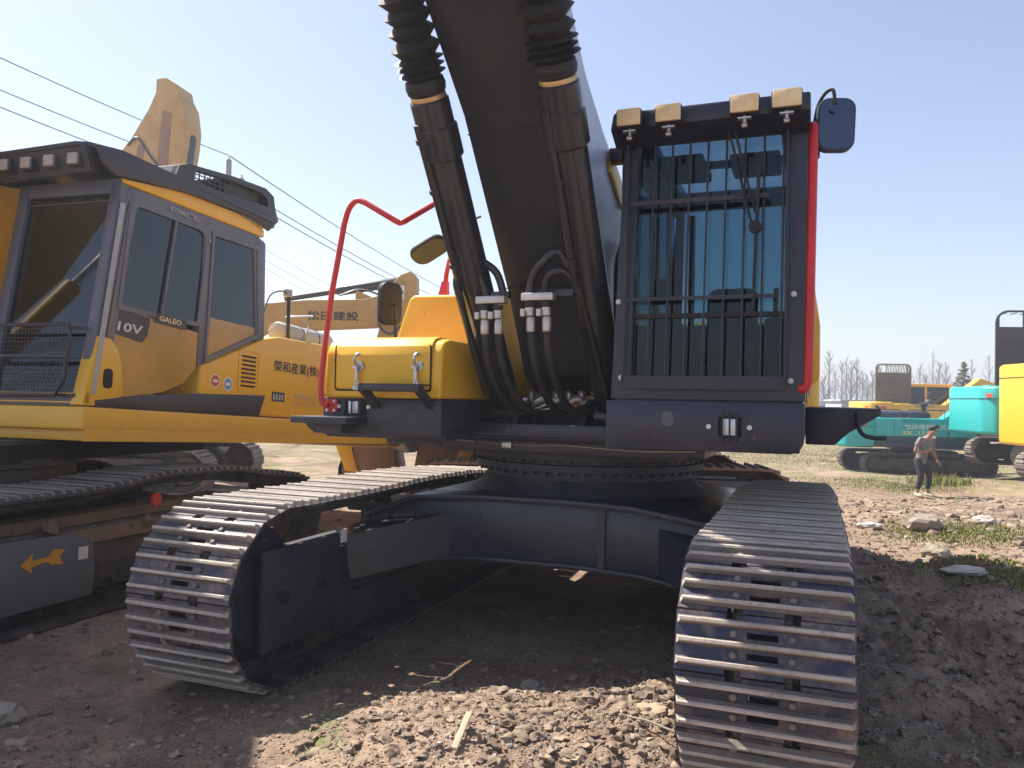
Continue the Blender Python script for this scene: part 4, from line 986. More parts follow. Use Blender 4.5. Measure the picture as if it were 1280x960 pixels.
    if guard:
        gm, gx0, gx1, gy0, gy1, gz0, gz1 = guard
        # tall guard panel in the y-z plane: solid louvred lower part, open corner window and punched strip
        m = MB(); X0, X1 = gx0, gx0 + .05
        H = gz1 - gz0; L = gy1 - gy0; zz = gz0 + H * .78
        m.ring(rr(gy0, gy1, gz0, gz1, [.03, .03, .28*L*.5, .14*L]), rr(gy0 + .05, gy1 - .05, gz0 + .05, gz1 - .05, [.02, .02, .24*L*.5, .12*L]), 'x', X0, X1)
        m.box(X0 + .01, X1 - .01, gy0 + .05, gy1 - .05, gz0 + .04, zz)
        for k in range(7): m.bar((X0 - .01, gy0 + .05, gz0 + .15 + k*(H*.6)/7), (X0 - .01, gy1 - .05, gz0 + .15 + k*(H*.6)/7), .03, .05)
        for k in range(9):
            yy = gy0 + .06 + k * (L * .66) / 9; m.bar((X0 + .02, yy, zz), (X0 + .02, yy + .06, gz1 - .04), .018, .02, up=(1, 0, 0))
        for k in range(3): m.bar((X0 + .02, gy0 + .05, zz + .06 + k*(H*.16)/3), (X0 + .02, gy1 - .32*L, zz + .06 + k*(H*.16)/3), .018, .02)
        m.bar((X0 + .02, gy1 - .30*L, zz), (X0 + .02, gy1 - .30*L, gz1 - .03), .03, .04, up=(1, 0, 0))
        m.box(gx1 - .05, gx1, gy0, gy0 + .05, gz0, gz1 - .05); m.box(gx1 - .05, gx1, gy1 - .25, gy1 - .2, gz0, gz1 - .1)
        for k in range(9): m.bar((X1, gy0 + .05 + k * (L - .35) / 8, gz1 - .07), (gx1, gy0 + .05 + k * (L - .35) / 8, gz1 - .07), .03, .02)
        m.build('cab_guard', gm, T)
    bm_ = boommat or main
    if boom:
        m = MB(); m.prism(boom, 'x', -thick, thick, 0, .02); b = m.build('boom', bm_, T)
        if boomtext:
            text(boomtext, .17, (-thick - .003, -3.33, 3.02), (0, -1, 0), (0, 0, 1), M_BLKTXT, b, width=.92, bold=.02)
            m = MB(); m.box(-thick - .004, -thick - .001, -5.05, -4.88, 3.42, 3.67, 1); m.box(-thick - .007, -thick - .0045, -5.04, -4.89, 3.52, 3.57); m.box(-thick - .0066, -thick - .0045, -4.99, -4.94, 3.45, 3.64)
            m.build('green_cross_decal', [M_GREEN, M_WHITE], b)
            m = MB(); m.lathe([(.05, 0), (.05, 1.0)], (0, -2.85, 3.42), (0, -1, .17), 14); m.lathe([(.07, .95), (.09, 1.0), (.09, 2.1), (.07, 2.2)], (0, -2.85, 3.42), (0, -1, .17), 18); m.build('stick_cylinder', M_GUARD, T)
            m = MB(); m.tube(bez([(-thick - .02, -3.9, 3.47), (-thick - .02, -4.3, 3.58), (-thick - .02, -4.7, 3.4), (-thick - .02, -4.6, 3.0), (-thick - .02, -4.8, 2.8), (-thick - .02, -5.0, 2.95)], 6), .018, 6); m.build('boom_hose', M_GUARD, T)
            m = MB(); m.prism([(-4.15, 3.40), (-4.15, 3.6), (-4.5, 3.45)], 'x', -.1, .1); m.build('cylinder_bracket', bm_, T)
        if boomcyl:
            m = MB(); m.lathe([(.10, 0), (.12, .05), (.12, 2.6), (.08, 2.7)], boomcyl[0], boomcyl[1], 18); m.build('boom_cylinder', M_BLUEBLK, T)
            m = MB(); m.tube(bez([(-thick - .03, -.3, 7.6), (-thick - .03, -.55, 7.75), (-thick - .03, -.9, 7.3), (-thick - .03, -1.2, 7.0), (-thick - .03, -1.5, 7.0)], 6), .03, 6); m.build('boom_hose', M_GUARD, T)
            m = MB(); m.prism([(-.35, 6.6), (-.55, 7.6), (-.75, 7.6), (-.6, 6.6)], 'x', -thick - .004, -thick - .001); m.prism([(-1.0, 6.6), (-1.15, 8.4), (-1.4, 8.3), (-1.3, 6.6)], 'x', -thick - .004, -thick - .001); m.build('rust_streaks', M_RUST, b)
    if arm:
        m = MB(); m.prism(arm, 'x', -thick * .75, thick * .75, 0, .02); m.build('stick', bm_, T)
    if bucket:
        by, bz = bucket
        m = MB(); m.ring([(by + .5*math.cos(R(a)), bz + .5*math.sin(R(a))) for a in range(150, 391, 20)] + [(by + .2, bz + .45)], [(by + .44*math.cos(R(a)), bz + .44*math.sin(R(a))) for a in range(150, 391, 20)] + [(by + .16, bz + .38)], 'x', -.55, .55)
        for sx in (-.55, .52): m.prism([(by + .5*math.cos(R(a)), bz + .5*math.sin(R(a))) for a in range(150, 391, 20)] + [(by + .2, bz + .45)], 'x', sx, sx + .03)
        m.build('bucket', M_RUST, T)
    return T

G = 'excavators parked in the yard behind'
STDB = [(-.2, 1.1), (-.9, 1.9), (-2.4, 3.1), (-5.0, 2.2), (-5.1, 1.95), (-4.9, 1.85), (-2.5, 2.55), (-1.0, 1.3), (-.6, 1.0)]
STDA = [(-5.3, 2.3), (-4.8, 2.35), (-4.3, .4), (-4.5, .3), (-4.7, .35)]
def backgrounds():
    # teal machine behind the walking man
    bg_excavator('teal excavator with white side lettering standing behind the walking man', 12.75, 24.9, R(84), M_TEAL, M_SHOEDK, G, .92, hood=M_BLUEBLK,
                 side_text=[('松田建機株式会社', .17, .78, 1.56, M_WHTTXT, 1.75), ('SK,350', .15, .85, 1.36, M_CREAM, .9)], boom=STDB, arm=STDA, bucket=(-4.5, .55), tracks=M_SHOEDK, cw=1.95, boommat=M_TEAL, cab=False)
    bg_excavator('teal excavator with tall dark cab guard between the other teal one and the yellow one', 15.2, 21.3, R(86), M_TEAL, M_SHOEDK, G, 1.0, guard=(M_GUARD, -.9, -.55, .1, 2.45, 2.21, 4.2), boom=STDB, arm=STDA, bucket=(-4.5, .55), cw=2.2, boommat=M_TEAL, dz=.28)
    bg_excavator('yellow excavator with dusty tracks at the right edge of the photo', 14.6, 18.15, R(88), M_YEL, M_SHOEDK, G, .98, boom=STDB, arm=STDA, bucket=(-4.5, .55), cw=2.9, tracks=M_SHOEOLD, dz=.05)
    bg_excavator('yellow excavator with a pale brown cab guard, beyond the teal one', 18.0, 34.5, R(86), M_YELM, M_SHOEDK, G, 1.0, guard=(M_BROWNGUARD, -.8, -.4, .75, 2.25, 1.95, 3.65), boom=STDB, arm=STDA, bucket=(-4.5, .55), dz=.35)
    bg_excavator('distant yellow excavator showing only its cab frame between the teal ones', 26.5, 45.5, R(60), M_YELM, M_SHOEDK, G, 1.0, cabmat=M_YELM, boom=STDB, arm=STDA, boommat=M_GREY, bucket=(-4.5, .55), dz=.4)
    # grey tracked machine right behind the big one
    low = [(-.2, 1.1), (-.6, 1.65), (-1.6, 1.95), (-2.9, 1.35), (-2.8, 1.1), (-1.7, 1.45), (-1.0, 1.1), (-.6, 1.0)]
    bg_excavator('grey framed excavator with rusty tracks and a yellow arrow, behind the dark excavator', 1.15, 11.0, R(87), M_GREY, M_GREY, G, 1.12, cw=1.6, tracks=M_RUST, cab=False, arrow=True, dz=.03)
    # machine behind the left one: horizontal boom with lettering
    bg_excavator('old yellow excavator with level boom and green cross decal, behind the left machine', -7.0, 14.2, R(90), M_YELOLD, M_SHOEDK, G, 1.0, cw=1.9, tracks=M_SHOEOLD, boommat=M_YELOLD, cab=False,
        boom=[(-.2, 1.1), (-.5, 1.9), (-1.4, 2.8), (-2.1, 3.2), (-2.5, 3.30), (-3.27, 3.38), (-4.33, 3.41), (-4.62, 3.49), (-4.97, 3.86), (-5.14, 3.93), (-5.25, 3.86), (-5.26, 3.5), (-5.2, 3.0), (-5.03, 2.86), (-4.7, 2.95), (-3.56, 2.88), (-2.5, 2.80), (-1.5, 2.2), (-.9, 1.3), (-.6, 1.0)],
        arm=[(-4.68, 3.2), (-5.0, 3.6), (-5.2, 3.5), (-5.25, 2.6), (-4.95, 1.2), (-4.7, .6), (-4.5, .6), (-4.45, 1.5), (-4.5, 2.5)], bucket=(-4.5, .35), boomtext='松田建設')
    bg_excavator('old tan excavator with its boom raised high above the left cab roof', -9.3, 18.6, R(80), M_YELOLD, M_SHOEDK, G, 1.0, cw=1.9, tracks=M_SHOEOLD, boommat=M_YELOLD, cab=False,
        boom=[(.3, 1.2), (.35, 3), (.1, 5.5), (-.04, 7.03), (-.03, 7.39), (-.33, 7.72), (-.78, 8.42), (-.96, 8.8), (-.97, 9.13), (-1.22, 9.15), (-1.47, 8.99), (-1.51, 8.8), (-1.66, 8.53), (-1.74, 8.0), (-1.71, 7.63), (-1.6, 6.9), (-1.4, 5.5), (-.9, 3), (-.7, 1.1)], boomcyl=((0, -1.35, 5.2), (0, -.13, 1)), thick=.34)
backgrounds()

# ================================================================== RUSTY GRAB HALVES ON THE GROUND
def clamshell():
    g0 = gh(-1.6, 12.6, False)
    T = thing('grab_bucket', 'rusty grab bucket with yellow rims lying behind the toolbox of the dark excavator', 'bucket', (-1.62, 12.6, g0), 0)
    for s in (-1, 1):
        m = MB()
        prof = [(s*.10, .35), (s*.22, 1.0), (s*.12, 1.25), (s*.95, 1.25), (s*1.02, .95), (s*.85, .5), (s*.5, .18), (s*.15, .1)]
        m.prism(prof, 'y', -.5, .5, 0, .03); o = m.build('bucket_shell', M_RUST, T)
        m = MB(); m.prism([(s*.78, 1.27), (s*1.12, 1.27), (s*1.10, .9), (s*.92, .45), (s*.72, .42), (s*.86, .9)], 'y', -.53, -.48, 0, .01); m.build('rim', M_YEL, o)
    m = MB(); m.lathe([(.1, -.3), (.2, -.28), (.21, -.2), (.21, .2), (.2, .28), (.1, .3)], (-.1, -.35, .95), (.8, -.6, 0), 24); m.build('hinge_drum', M_BEIGE, T)
clamshell()
# machine tracks ends behind the left machine come from the parked excavators above

# ================================================================== PERSON
def skin(name, pts, edges, mat, parent, root=0, sub=2):
    me = bpy.data.meshes.new(name); me.from_pydata([p[0] for p in pts], edges, [])
    o = bpy.data.objects.new(name, me); COL.objects.link(o)
    o.modifiers.new('skin', 'SKIN'); me.skin_vertices  # layer made by the modifier below
    if not me.skin_vertices: me.attributes
    for i, p in enumerate(pts):
        r = p[1] if isinstance(p[1], tuple) else (p[1], p[1]); me.skin_vertices[0].data[i].radius = r
        me.skin_vertices[0].data[i].use_root = (i == root)
    sm = o.modifiers.new('sub', 'SUBSURF'); sm.levels = sub; sm.render_levels = sub
    dg = bpy.context.evaluated_depsgraph_get(); dg.update()
    m2 = bpy.data.meshes.new_from_object(o.evaluated_get(dg)); m2.materials.clear(); m2.materials.append(mat)
    bpy.data.objects.remove(o)
    m2.polygons.foreach_set('use_smooth', [True] * len(m2.polygons))
    r = bpy.data.objects.new(name, m2); COL.objects.link(r); r.parent = parent; return r
def person():
    x, y = at(1152, 600, 17.9).x, 17.9
    T = thing('person', 'man in grey t-shirt and dark trousers walking and looking down at a phone', 'person', (x, y, gh(x, y) + .0), R(22))
    P = []; E = []
    def v(co, r, prev=None):
        P.append((co, r)); i = len(P) - 1
        if prev is not None: E.append((prev, i))
        return i
    pel = v((0, .02, .90), (.13, .10)); sp = v((0, .01, 1.08), (.115, .09), pel); ch = v((0, -.02, 1.26), (.15, .10), sp); nk = v((0, -.06, 1.385), .055, ch); hb = v((.005, -.10, 1.44), .06, nk)
    h1 = v((.012, -.15, 1.49), (.072, .085), hb); h2 = v((.016, -.16, 1.575), (.07, .08), h1); v((.014, -.215, 1.49), .014, h1)
    hands = {}
    for s, el, wr, hd in ((-1, (-.25, .02, 1.03), (-.10, -.20, 1.05), (-.03, -.26, 1.08)), (1, (.29, .0, 1.06), (.37, -.08, .86), (.395, -.11, .79))):
        sh = v((s*.18, -.01, 1.33), .055, ch); e = v(el, .040, sh); w_ = v(wr, .026, e); p_ = v(hd, (.036, .02), w_)
        d = (Vector(hd) - Vector(wr)).normalized(); side = d.cross(Vector((0, 1, 0))).normalized()
        for k, (o, L) in enumerate(((-.026, .062), (-.009, .072), (.009, .068), (.026, .055))):
            b = Vector(hd) + side * o + d * .02; a1 = v(tuple(b), .009, p_); m1 = v(tuple(b + d * L * .55 + Vector((0, -.008, -.006))), .0085, a1); v(tuple(b + d * L + Vector((0, -.004, -.022))), .007, m1)
        t1 = v(tuple(Vector(wr) + d * .03 + side * (-.035 * s)), .011, p_); v(tuple(Vector(wr) + d * .075 + side * (-.05 * s) + Vector((0, -.02, 0))), .009, t1)
    for s, kn, an, to in ((-1, (-.10, -.08, .49), (-.115, .02, .09), (-.13, -.12, .035)), (1, (.13, -.10, .50), (.155, -.02, .09), (.19, -.15, .035))):
        hp = v((s*.09, .02, .82), .085, pel); k = v(kn, .056, hp); a = v(an, .038, k); v(to, (.038, .03), a)
    def bend(co):                                   # lean the torso forward and to his left from the hips
        x_, y_, z_ = co; t = max(0, z_ - .88); return (x_ + t * .10, y_ - t * .16, z_ - t * .03)
    P = [(bend(c), r) for c, r in P]
    body = skin('body', P, E, M_SKINM, T)
    # clothes
    Q = [((0, .02, .70), (.17, .14)), ((0, .02, .92), (.16, .13)), ((0, .01, 1.08), (.14, .115)), ((0, -.02, 1.25), (.17, .125)), ((0, -.045, 1.345), (.09, .08)), ((-.185, -.01, 1.32), .075), ((-.235, .01, 1.14), .066), ((.185, -.01, 1.32), .075), ((.25, -.0, 1.15), .066)]
    Q = [(bend(c), r) for c, r in Q]
    skin('tshirt', Q, [(0, 1), (1, 2), (2, 3), (3, 4), (3, 5), (5, 6), (3, 7), (7, 8)], M_SHIRT, T)
    Q = [((0, .02, 1.0), (.14, .115)), ((-.09, .02, .80), .105), ((-.10, -.08, .49), .076), ((-.115, .01, .16), .060), ((.09, .02, .80), .105), ((.13, -.10, .50), .076), ((.155, -.02, .16), .060)]
    skin('trousers', Q, [(0, 1), (1, 2), (2, 3), (0, 4), (4, 5), (5, 6)], M_TROU, T)
    for a, b in (((-.115, .045, .05), (-.13, -.14, .04)), ((.155, .005, .05), (.195, -.17, .04))):
        mid = tuple((Vector(a) + Vector(b)) / 2); skin('shoe', [((a[0], a[1], .11), .045), (a, .05), (mid, .048), (b, .038)], [(0, 1), (1, 2), (2, 3)], M_SHOEW, T)
    skin('hair', [(bend(c), r) for c, r in [((.008, -.06, 1.50), (.085, .06)), ((.012, -.10, 1.60), (.10, .085)), ((.016, -.18, 1.645), (.085, .055)), ((.016, -.235, 1.61), (.06, .03))]], [(0, 1), (1, 2), (2, 3)], M_HAIR, T)
    m = MB(); Mx = Matrix.Translation(bend((-.02, -.295, 1.10))) @ Matrix.Rotation(R(-45), 4, 'X'); m.prism(rr(-.036, .036, -.075, .075, .01), 'y', -.004, .004, M=Mx); m.build('phone', M_BLK, T)
    m = MB()
    for s in (-1, 1): m.blob(bend((.014 + s*.028, -.213, 1.525)), .010, 1, 0)
    m.build('eyes', M_HAIR, T)
M_SKINM = paint('skin', (.33, .17, .115), .6, dirt=.0, scale=8)
M_SHIRT = paint('grey_cotton', (.17, .175, .17), .9, dirt=.2, scale=6)
M_TROU = paint('dark_denim', (.022, .024, .03), .85, dirt=.2, scale=8)
M_SHOEW = paint('pale_shoe', (.62, .60, .50), .7, dirt=.4, scale=10)
M_HAIR = plain('black_hair', (.012, .011, .012), .6)
person()

# ================================================================== GROUND
def ground_mat():
    m, nt, out = newmat('dry_earth'); b = N(nt, 'BsdfPrincipled'); nt.links.new(b.outputs[0], out.inputs[0]); b.inputs['Roughness'].default_value = .95
    b.inputs['Specular IOR Level'].default_value = .15
    co = N(nt, 'TexCoord').outputs['Object']
    n1 = noise_node(nt, co, .55, 6, .62, .6); n2 = noise_node(nt, co, 3.2, 7, .7, .3); n3 = noise_node(nt, co, 22, 6, .7); n4 = noise_node(nt, co, .9, 4, .55, 1.2); n5 = noise_node(nt, co, 80, 3, .6)
    base = ramp(nt, n1.outputs['Fac'], [(.30, (.195, .135, .095)), (.48, (.31, .222, .16)), (.62, (.40, .295, .21)), (.78, (.47, .36, .26))])
    dk = ramp(nt, n2.outputs['Fac'], [(.30, (.55, .52, .50)), (.50, (.95, .93, .92)), (.70, (1.18, 1.15, 1.1))])
    c = mixc(nt, .85, base, dk, 'MULTIPLY')
    fin = ramp(nt, n3.outputs['Fac'], [(.32, (.62,)), (.5, (.95,)), (.72, (1.25,))])
    c = mixc(nt, .8, c, fin, 'MULTIPLY')
    # brick red crumbs
    rd = ramp(nt, n2.outputs['Fac'], [(.62, (0,)), (.68, (1,))]); rd2 = ramp(nt, n3.outputs['Fac'], [(.56, (0,)), (.62, (.75,))]); rk = mixc(nt, 1, rd, rd2, 'MULTIPLY')
    c = mixc(nt, rk, c, (.32, .15, .10))
    # pale mortar crumbs
    vo = N(nt, 'TexVoronoi'); vo.inputs['Scale'].default_value = 34; nt.links.new(co, vo.inputs['Vector'])
    pv = ramp(nt, vo.outputs['Distance'], [(.14, (.8,)), (.24, (0,))]); pr = ramp(nt, n2.outputs['Fac'], [(.52, (0,)), (.62, (1,))]); pk = mixc(nt, 1, pv, pr, 'MULTIPLY')
    c = mixc(nt, pk, c, (.42, .36, .29))
    # moss and sparse grass tint from a patchy mask, stronger far out
    sx = N(nt, 'SeparateXYZ'); nt.links.new(co, sx.inputs[0])
    mr = N(nt, 'MapRange'); nt.links.new(sx.outputs['Y'], mr.inputs[0]); mr.inputs[1].default_value = 7; mr.inputs[2].default_value = 24; mr.inputs[3].default_value = -.05; mr.inputs[4].default_value = .14
    ad = N(nt, 'Math', operation='ADD'); nt.links.new(n4.outputs['Fac'], ad.inputs[0]); nt.links.new(mr.outputs[0], ad.inputs[1])
    gm = ramp(nt, ad.outputs[0], [(.57, (0,)), (.66, (.8,))]); gf = ramp(nt, n3.outputs['Fac'], [(.42, (0,)), (.55, (1,))]); gk = mixc(nt, 1, gm, gf, 'MULTIPLY')
    c = mixc(nt, gk, c, (.15, .18, .05))
    nt.links.new(c, b.inputs['Base Color'])
    mh = N(nt, 'Math', operation='MULTIPLY_ADD'); nt.links.new(n3.outputs['Fac'], mh.inputs[0]); mh.inputs[1].default_value = .7; nt.links.new(n5.outputs['Fac'], mh.inputs[2])
    bp = N(nt, 'Bump'); bp.inputs['Strength'].default_value = .9; bp.inputs['Distance'].default_value = .02; nt.links.new(mh.outputs[0], bp.inputs['Height']); nt.links.new(bp.outputs[0], b.inputs['Normal'])
    return m
M_EARTH = ground_mat()
def ground():
    rs = [.35]
    while rs[-1] < 930: rs.append(rs[-1] * (1.0125 if 2.2 < rs[-1] < 12 else (1.03 if rs[-1] < 40 else 1.12)) + .002)
    an = []; a = -180.0
    while a < 180:
        an.append(a); a += .26 if -42 <= a < 42 else (2 if abs(a) < 60 else 5)
    vs, fs = [(0, 0, gh(0, 0))], []; n = len(an)
    for r in rs:
        for a in an:
            x, y = r * math.sin(R(a)), r * math.cos(R(a)); vs.append((x, y, gh(x, y) if r < 400 else -.033 * 22.8))
    for k in range(n): fs.append((0, 1 + k, 1 + (k + 1) % n))
    for i in range(len(rs) - 1):
        o = 1 + i * n
        for k in range(n):
            l = (k + 1) % n; fs.append((o + k, o + n + k, o + n + l, o + l))
    me = bpy.data.meshes.new('ground'); me.from_pydata(vs, [], fs); me.materials.append(M_EARTH)
    me.polygons.foreach_set('use_smooth', [True] * len(fs)); me.update()
    me.flip_normals() if me.polygons[10].normal.z < 0 else None
    o = bpy.data.objects.new('ground', me); COL.objects.link(o); o['kind'] = 'structure'
ground()

# ================================================================== STONES, CLODS, RUBBLE
def stone_mat(name, stops, bump=.6, rough=.9):
    m, nt, out = newmat(name); b = N(nt, 'BsdfPrincipled'); nt.links.new(b.outputs[0], out.inputs[0]); b.inputs['Roughness'].default_value = rough
    g = N(nt, 'NewGeometry'); co = N(nt, 'TexCoord').outputs['Object']
    c = ramp(nt, g.outputs['Random Per Island'], stops); n = noise_node(nt, co, 26, 6, .7)
    f = ramp(nt, n.outputs['Fac'], [(.3, (.6,)), (.7, (1.2,))]); c = mixc(nt, .85, c, f, 'MULTIPLY'); nt.links.new(c, b.inputs['Base Color'])
    bp = N(nt, 'Bump'); bp.inputs['Strength'].default_value = bump; bp.inputs['Distance'].default_value = .01; nt.links.new(n.outputs['Fac'], bp.inputs['Height']); nt.links.new(bp.outputs[0], b.inputs['Normal'])
    return m
M_CLOD = stone_mat('earth_clods', [(0, (.16, .11, .075)), (.5, (.25, .18, .125)), (1, (.35, .26, .185))])
M_PEB = stone_mat('pebbles_and_brick', [(0, (.30, .25, .20)), (.35, (.22, .17, .13)), (.6, (.40, .34, .28)), (.8, (.52, .46, .39)), (.9, (.27, .12, .08)), (1, (.31, .13, .085))])
def rubble():
    random.seed(21)
    zones = [  # cx, cy, rx, ry, count, size
        (.15, 3.25, 1.1, .6, 9500, .0075), (.6, 3.5, .5, .5, 1800, .010), (-1.5, 2.9, 1.3, .7, 3000, .0065), (-2.2, 2.5, .8, .5, 1200, .011), (.1, 4.2, 1.6, .7, 1500, .007),
        (3.2, 4.5, 1.8, 2.6, 9500, .0085), (2.6, 3.6, 1.0, 1.2, 3500, .008), (4.2, 6.9, 2.2, .9, 2500, .014), (4.5, 9.5, 3, 2.5, 3000, .016), (9, 13, 5, 3.5, 3000, .026), (-3.0, 4.3, 1.2, 1.5, 900, .010), (8.5, 10.5, 3.2, 1.8, 1800, .024), (-2, 9.5, 3, 1.5, 300, .03)]
    for nm, mt, share, sub, lab in (('clods', M_CLOD, .72, 1, 0), ('pebbles', M_PEB, .28, 1, 0)):
        m = MB()
        for cx, cy, rx, ry, n, sz in zones:
            for i in range(int(n * share)):
                x = random.gauss(cx, rx * .6); y = random.gauss(cy, ry * .6)
                if y < 1.6: continue
                k = min(8 if nm == 'clods' else 5, random.paretovariate(1.55 if nm == 'clods' else 1.9)); r = sz * .40 * k * (1 if nm == 'clods' else .8)
                m.blob((x, y, gh(x, y) + r * (.25 if k < 2.5 else -.05)), r, 1 if r < .02 or y > 6 else 2, .42 if r < .02 else .55, 0, (random.uniform(.8, 1.3), 1, random.uniform(.5, .85)))
        m.build(nm, mt, None, None, smooth=0 if nm == 'pebbles' else 60, kind='stuff')
rubble()
def rock(x, y, r, label, mat, group=None, sc3=(1, 1, .7), name='rock'):
    m = MB(); m.blob((0, 0, 0), r, 3, .17, 0, sc3); m.v = [tuple(Vector(v) * (1 + .10 * noise.noise(Vector(v) * 9 / r * .35) + .05 * noise.noise(Vector(v) * 5 / r))) for v in m.v]; o = m.build(name, mat, None, label, smooth=25); o.location = (x, y, gh(x, y) + r * .3); o['category'] = 'rock'
    if group: o['group'] = group
M_ROCK = paint('grey_brown_rock', (.30, .25, .19), .9, dirt=.5, scale=5, bump=.3); M_ROCKW = paint('pale_limestone', (.50, .46, .40), .85, dirt=.4, scale=5, bump=.3)
def gat(px, py):
    Y = 2.0
    while Y < 60:
        p = at(px, py, Y)
        if p.z < gh(p.x, p.y, False): return p.x, p.y
        Y += .03
    return p.x, p.y
random.seed(12)
x, y = gat(1152, 662); rock(x, y, .20, 'large grey brown boulder lying between the track and the walking man', M_ROCK, sc3=(1.15, .8, .75))
x, y = gat(1087, 661); rock(x, y, .12, 'flat whitish stone just right of the big track', M_ROCKW, sc3=(1.3, .8, .4))
x, y = gat(1205, 722); rock(x, y, .11, 'flat pale stone on the rim of the shaded bank', M_ROCKW, sc3=(1.6, .8, .35))
x, y = gat(1230, 655); rock(x, y, .12, 'pale stone among brick crumbs near the right edge', M_ROCKW, sc3=(1.2, .9, .6))
x, y = gat(1170, 697); rock(x, y, .13, 'low brown stone on top of the bank, left of the flat pale one', M_ROCK, sc3=(1.2, .9, .6))
x, y = gat(2, 905); rock(x, y, .075, 'earth crusted rock in the lower left corner', M_ROCK, sc3=(1.1, .9, .8))
x, y = gat(815, 893); rock(x, y, .055, 'orange tinted stone in the sunlit rubble beside the right track', M_PEBO := paint('orange_stone', (.48, .34, .22), .9, dirt=.3, scale=8), sc3=(1.2, .9, .7))
x, y = gat(664, 862); rock(x, y, .05, 'grey stone at the top of the sunlit rubble heap', M_ROCK, sc3=(1.1, .9, .7))
x, y = gat(1010 + 30, 880); 
x, y = gat(577, 936)
m = MB(); m.box(-.012, .012, -.085, .085, -.006, .006, 0, .002); o = m.build('wood_slat', paint('pale_wood', (.50, .40, .27), .8, dirt=.3, scale=20), None, 'short pale wooden slat lying on the sunlit rubble heap'); o['category'] = 'wood slat'; o.location = (x, y, gh(x, y) + .035); o.rotation_euler = (R(28), R(8), R(-14))
x, y = gat(812, 922)
m = MB(); m.tube([(-.12, -.03, 0), (-.02, .0, .012), (.12, .05, .0)], .005, 6); o = m.build('stick', M_ROCK, None, 'thin grey stick among the rubble near the right track'); o['category'] = 'stick'; o.location = (x, y, gh(x, y) + .035); o.rotation_euler = (0, 0, R(-60))

# ================================================================== GRASS
def grass():
    random.seed(4); 
    mt = stone_mat('grass_blades', [(0, (.14, .16, .03)), (.5, (.20, .23, .04)), (.8, (.26, .27, .06)), (1, (.34, .30, .12))], 0, .7)
    m = MB()
    Z = [(1125, 609, .75, .4, 3000, .03), (1085, 600, 1.2, .9, 900, .05), (1176, 604, .35, .3, 700, .16), (1205, 668, .55, .35, 4200, .035), (1262, 716, .45, .3, 3500, .03), (1150, 585, 3.5, 3, 1200, .06), (1050, 575, 3, 3.5, 3500, .08), (1040, 560, 4, 8, 3000, .10)]
    for px, py, rx, ry, n, h in Z:
        cx, cy = gat(px, py)
        for i in range(n):
            x, y = random.gauss(cx, rx), random.gauss(cy, ry)
            if y < 2.5: continue
            z = gh(x, y); a = random.random() * 6.3; hh = h * random.uniform(.4, 1.3); w = .006 + h * .05; le = hh * random.uniform(.1, .6); dx, dy = math.cos(a), math.sin(a)
            m.add([(x - dy*w, y + dx*w, z - .01), (x + dy*w, y - dx*w, z - .01), (x + dx*le*.4 + dy*w*.6, y + dy*le*.4 - dx*w*.6, z + hh*.6), (x + dx*le*.4 - dy*w*.6, y + dy*le*.4 + dx*w*.6, z + hh*.6), (x + dx*le, y + dy*le, z + hh)], [(0, 1, 2, 3), (3, 2, 4)])
    m.build('grass', mt, None, None, smooth=0, kind='stuff')
grass()

# ================================================================== POWER LINE
M_POLE = paint('concrete_pole', (.22, .22, .22), .8, dirt=.2, scale=3); M_WIRE = plain('dark_wire', (.045, .045, .055), .6)
poles = [(-16.6, 17.0), (-11.05, 30.0), (-3.0, 80.0)]
for i, (x, y) in enumerate(poles):
    lab = ['utility pole standing left of the photo, near end of the power line', 'utility pole with insulators showing above the roof guard of the left excavator', 'far utility pole hidden behind the dark excavator boom'][i]
    T = thing('utility_pole', lab, 'utility pole', (x, y, gh(x, y, False)), 0, 'poles of the power line')
    m = MB(); m.tube([(0, 0, 0), (0, 0, 11.2)], .15, 14, rs=[.17, .10]); m.build('pole_shaft', M_POLE, T)
    m = MB(); m.bar((-.6, 0, 10.45), (.6, 0, 10.45), .09, .09); m.bar((-.4, 0, 9.6), (.5, 0, 9.6), .09, .09); m.build('crossarm', M_POLE, T)
    for xx, z in ((0, 11.2), (-.5, 10.5), (.5, 10.5), (.45, 9.65), (-.3, 9.65)):
        m = MB(); m.lathe([(.03, 0), (.07, .04), (.03, .09), (.07, .13), (.03, .18)], (xx, 0, z), (0, 0, 1), 10); m.build('insulator', M_WHITE, T)
def wire(a, b, sag, label, r=.018):
    a, b = Vector(a), Vector(b); m = MB(); m.tube([a.lerp(b, t/16) + Vector((0, 0, -sag * 4 * (t/16) * (1 - t/16))) for t in range(17)], r, 5)
    o = m.build('overhead_wire', M_WIRE, None, label); tag(o, cat='power line', group='overhead wires of the power line')
def ptop(i, dx, z): x, y = poles[i]; return (x + dx, y, gh(x, y, False) + z)
for (dx, z, lab) in ((0, 11.38, 'topmost overhead wire'), (-.5, 10.68, 'second overhead wire from the top'), (.45, 9.83, 'third overhead wire from the top, lowest at the pole')):
    wire(ptop(0, dx, z), ptop(1, dx, z), .18, lab + ', running left of the pole', .016); wire(ptop(1, dx, z), ptop(2, dx, z), .5, lab + ', running right of the pole', .024)
for k, (p, q_) in enumerate((((310, 298), (440, 372)), ((310, 312), (420, 372)), ((310, 322), (400, 372)))):
    a, b = at(*p, 45), at(*q_, 70); wire(a + (a - b) * .6, b + (b - a) * .5, .1, 'faint thin far wire, number %s from the top right of the yellow cab' % ('one', 'two', 'three')[k], .014)

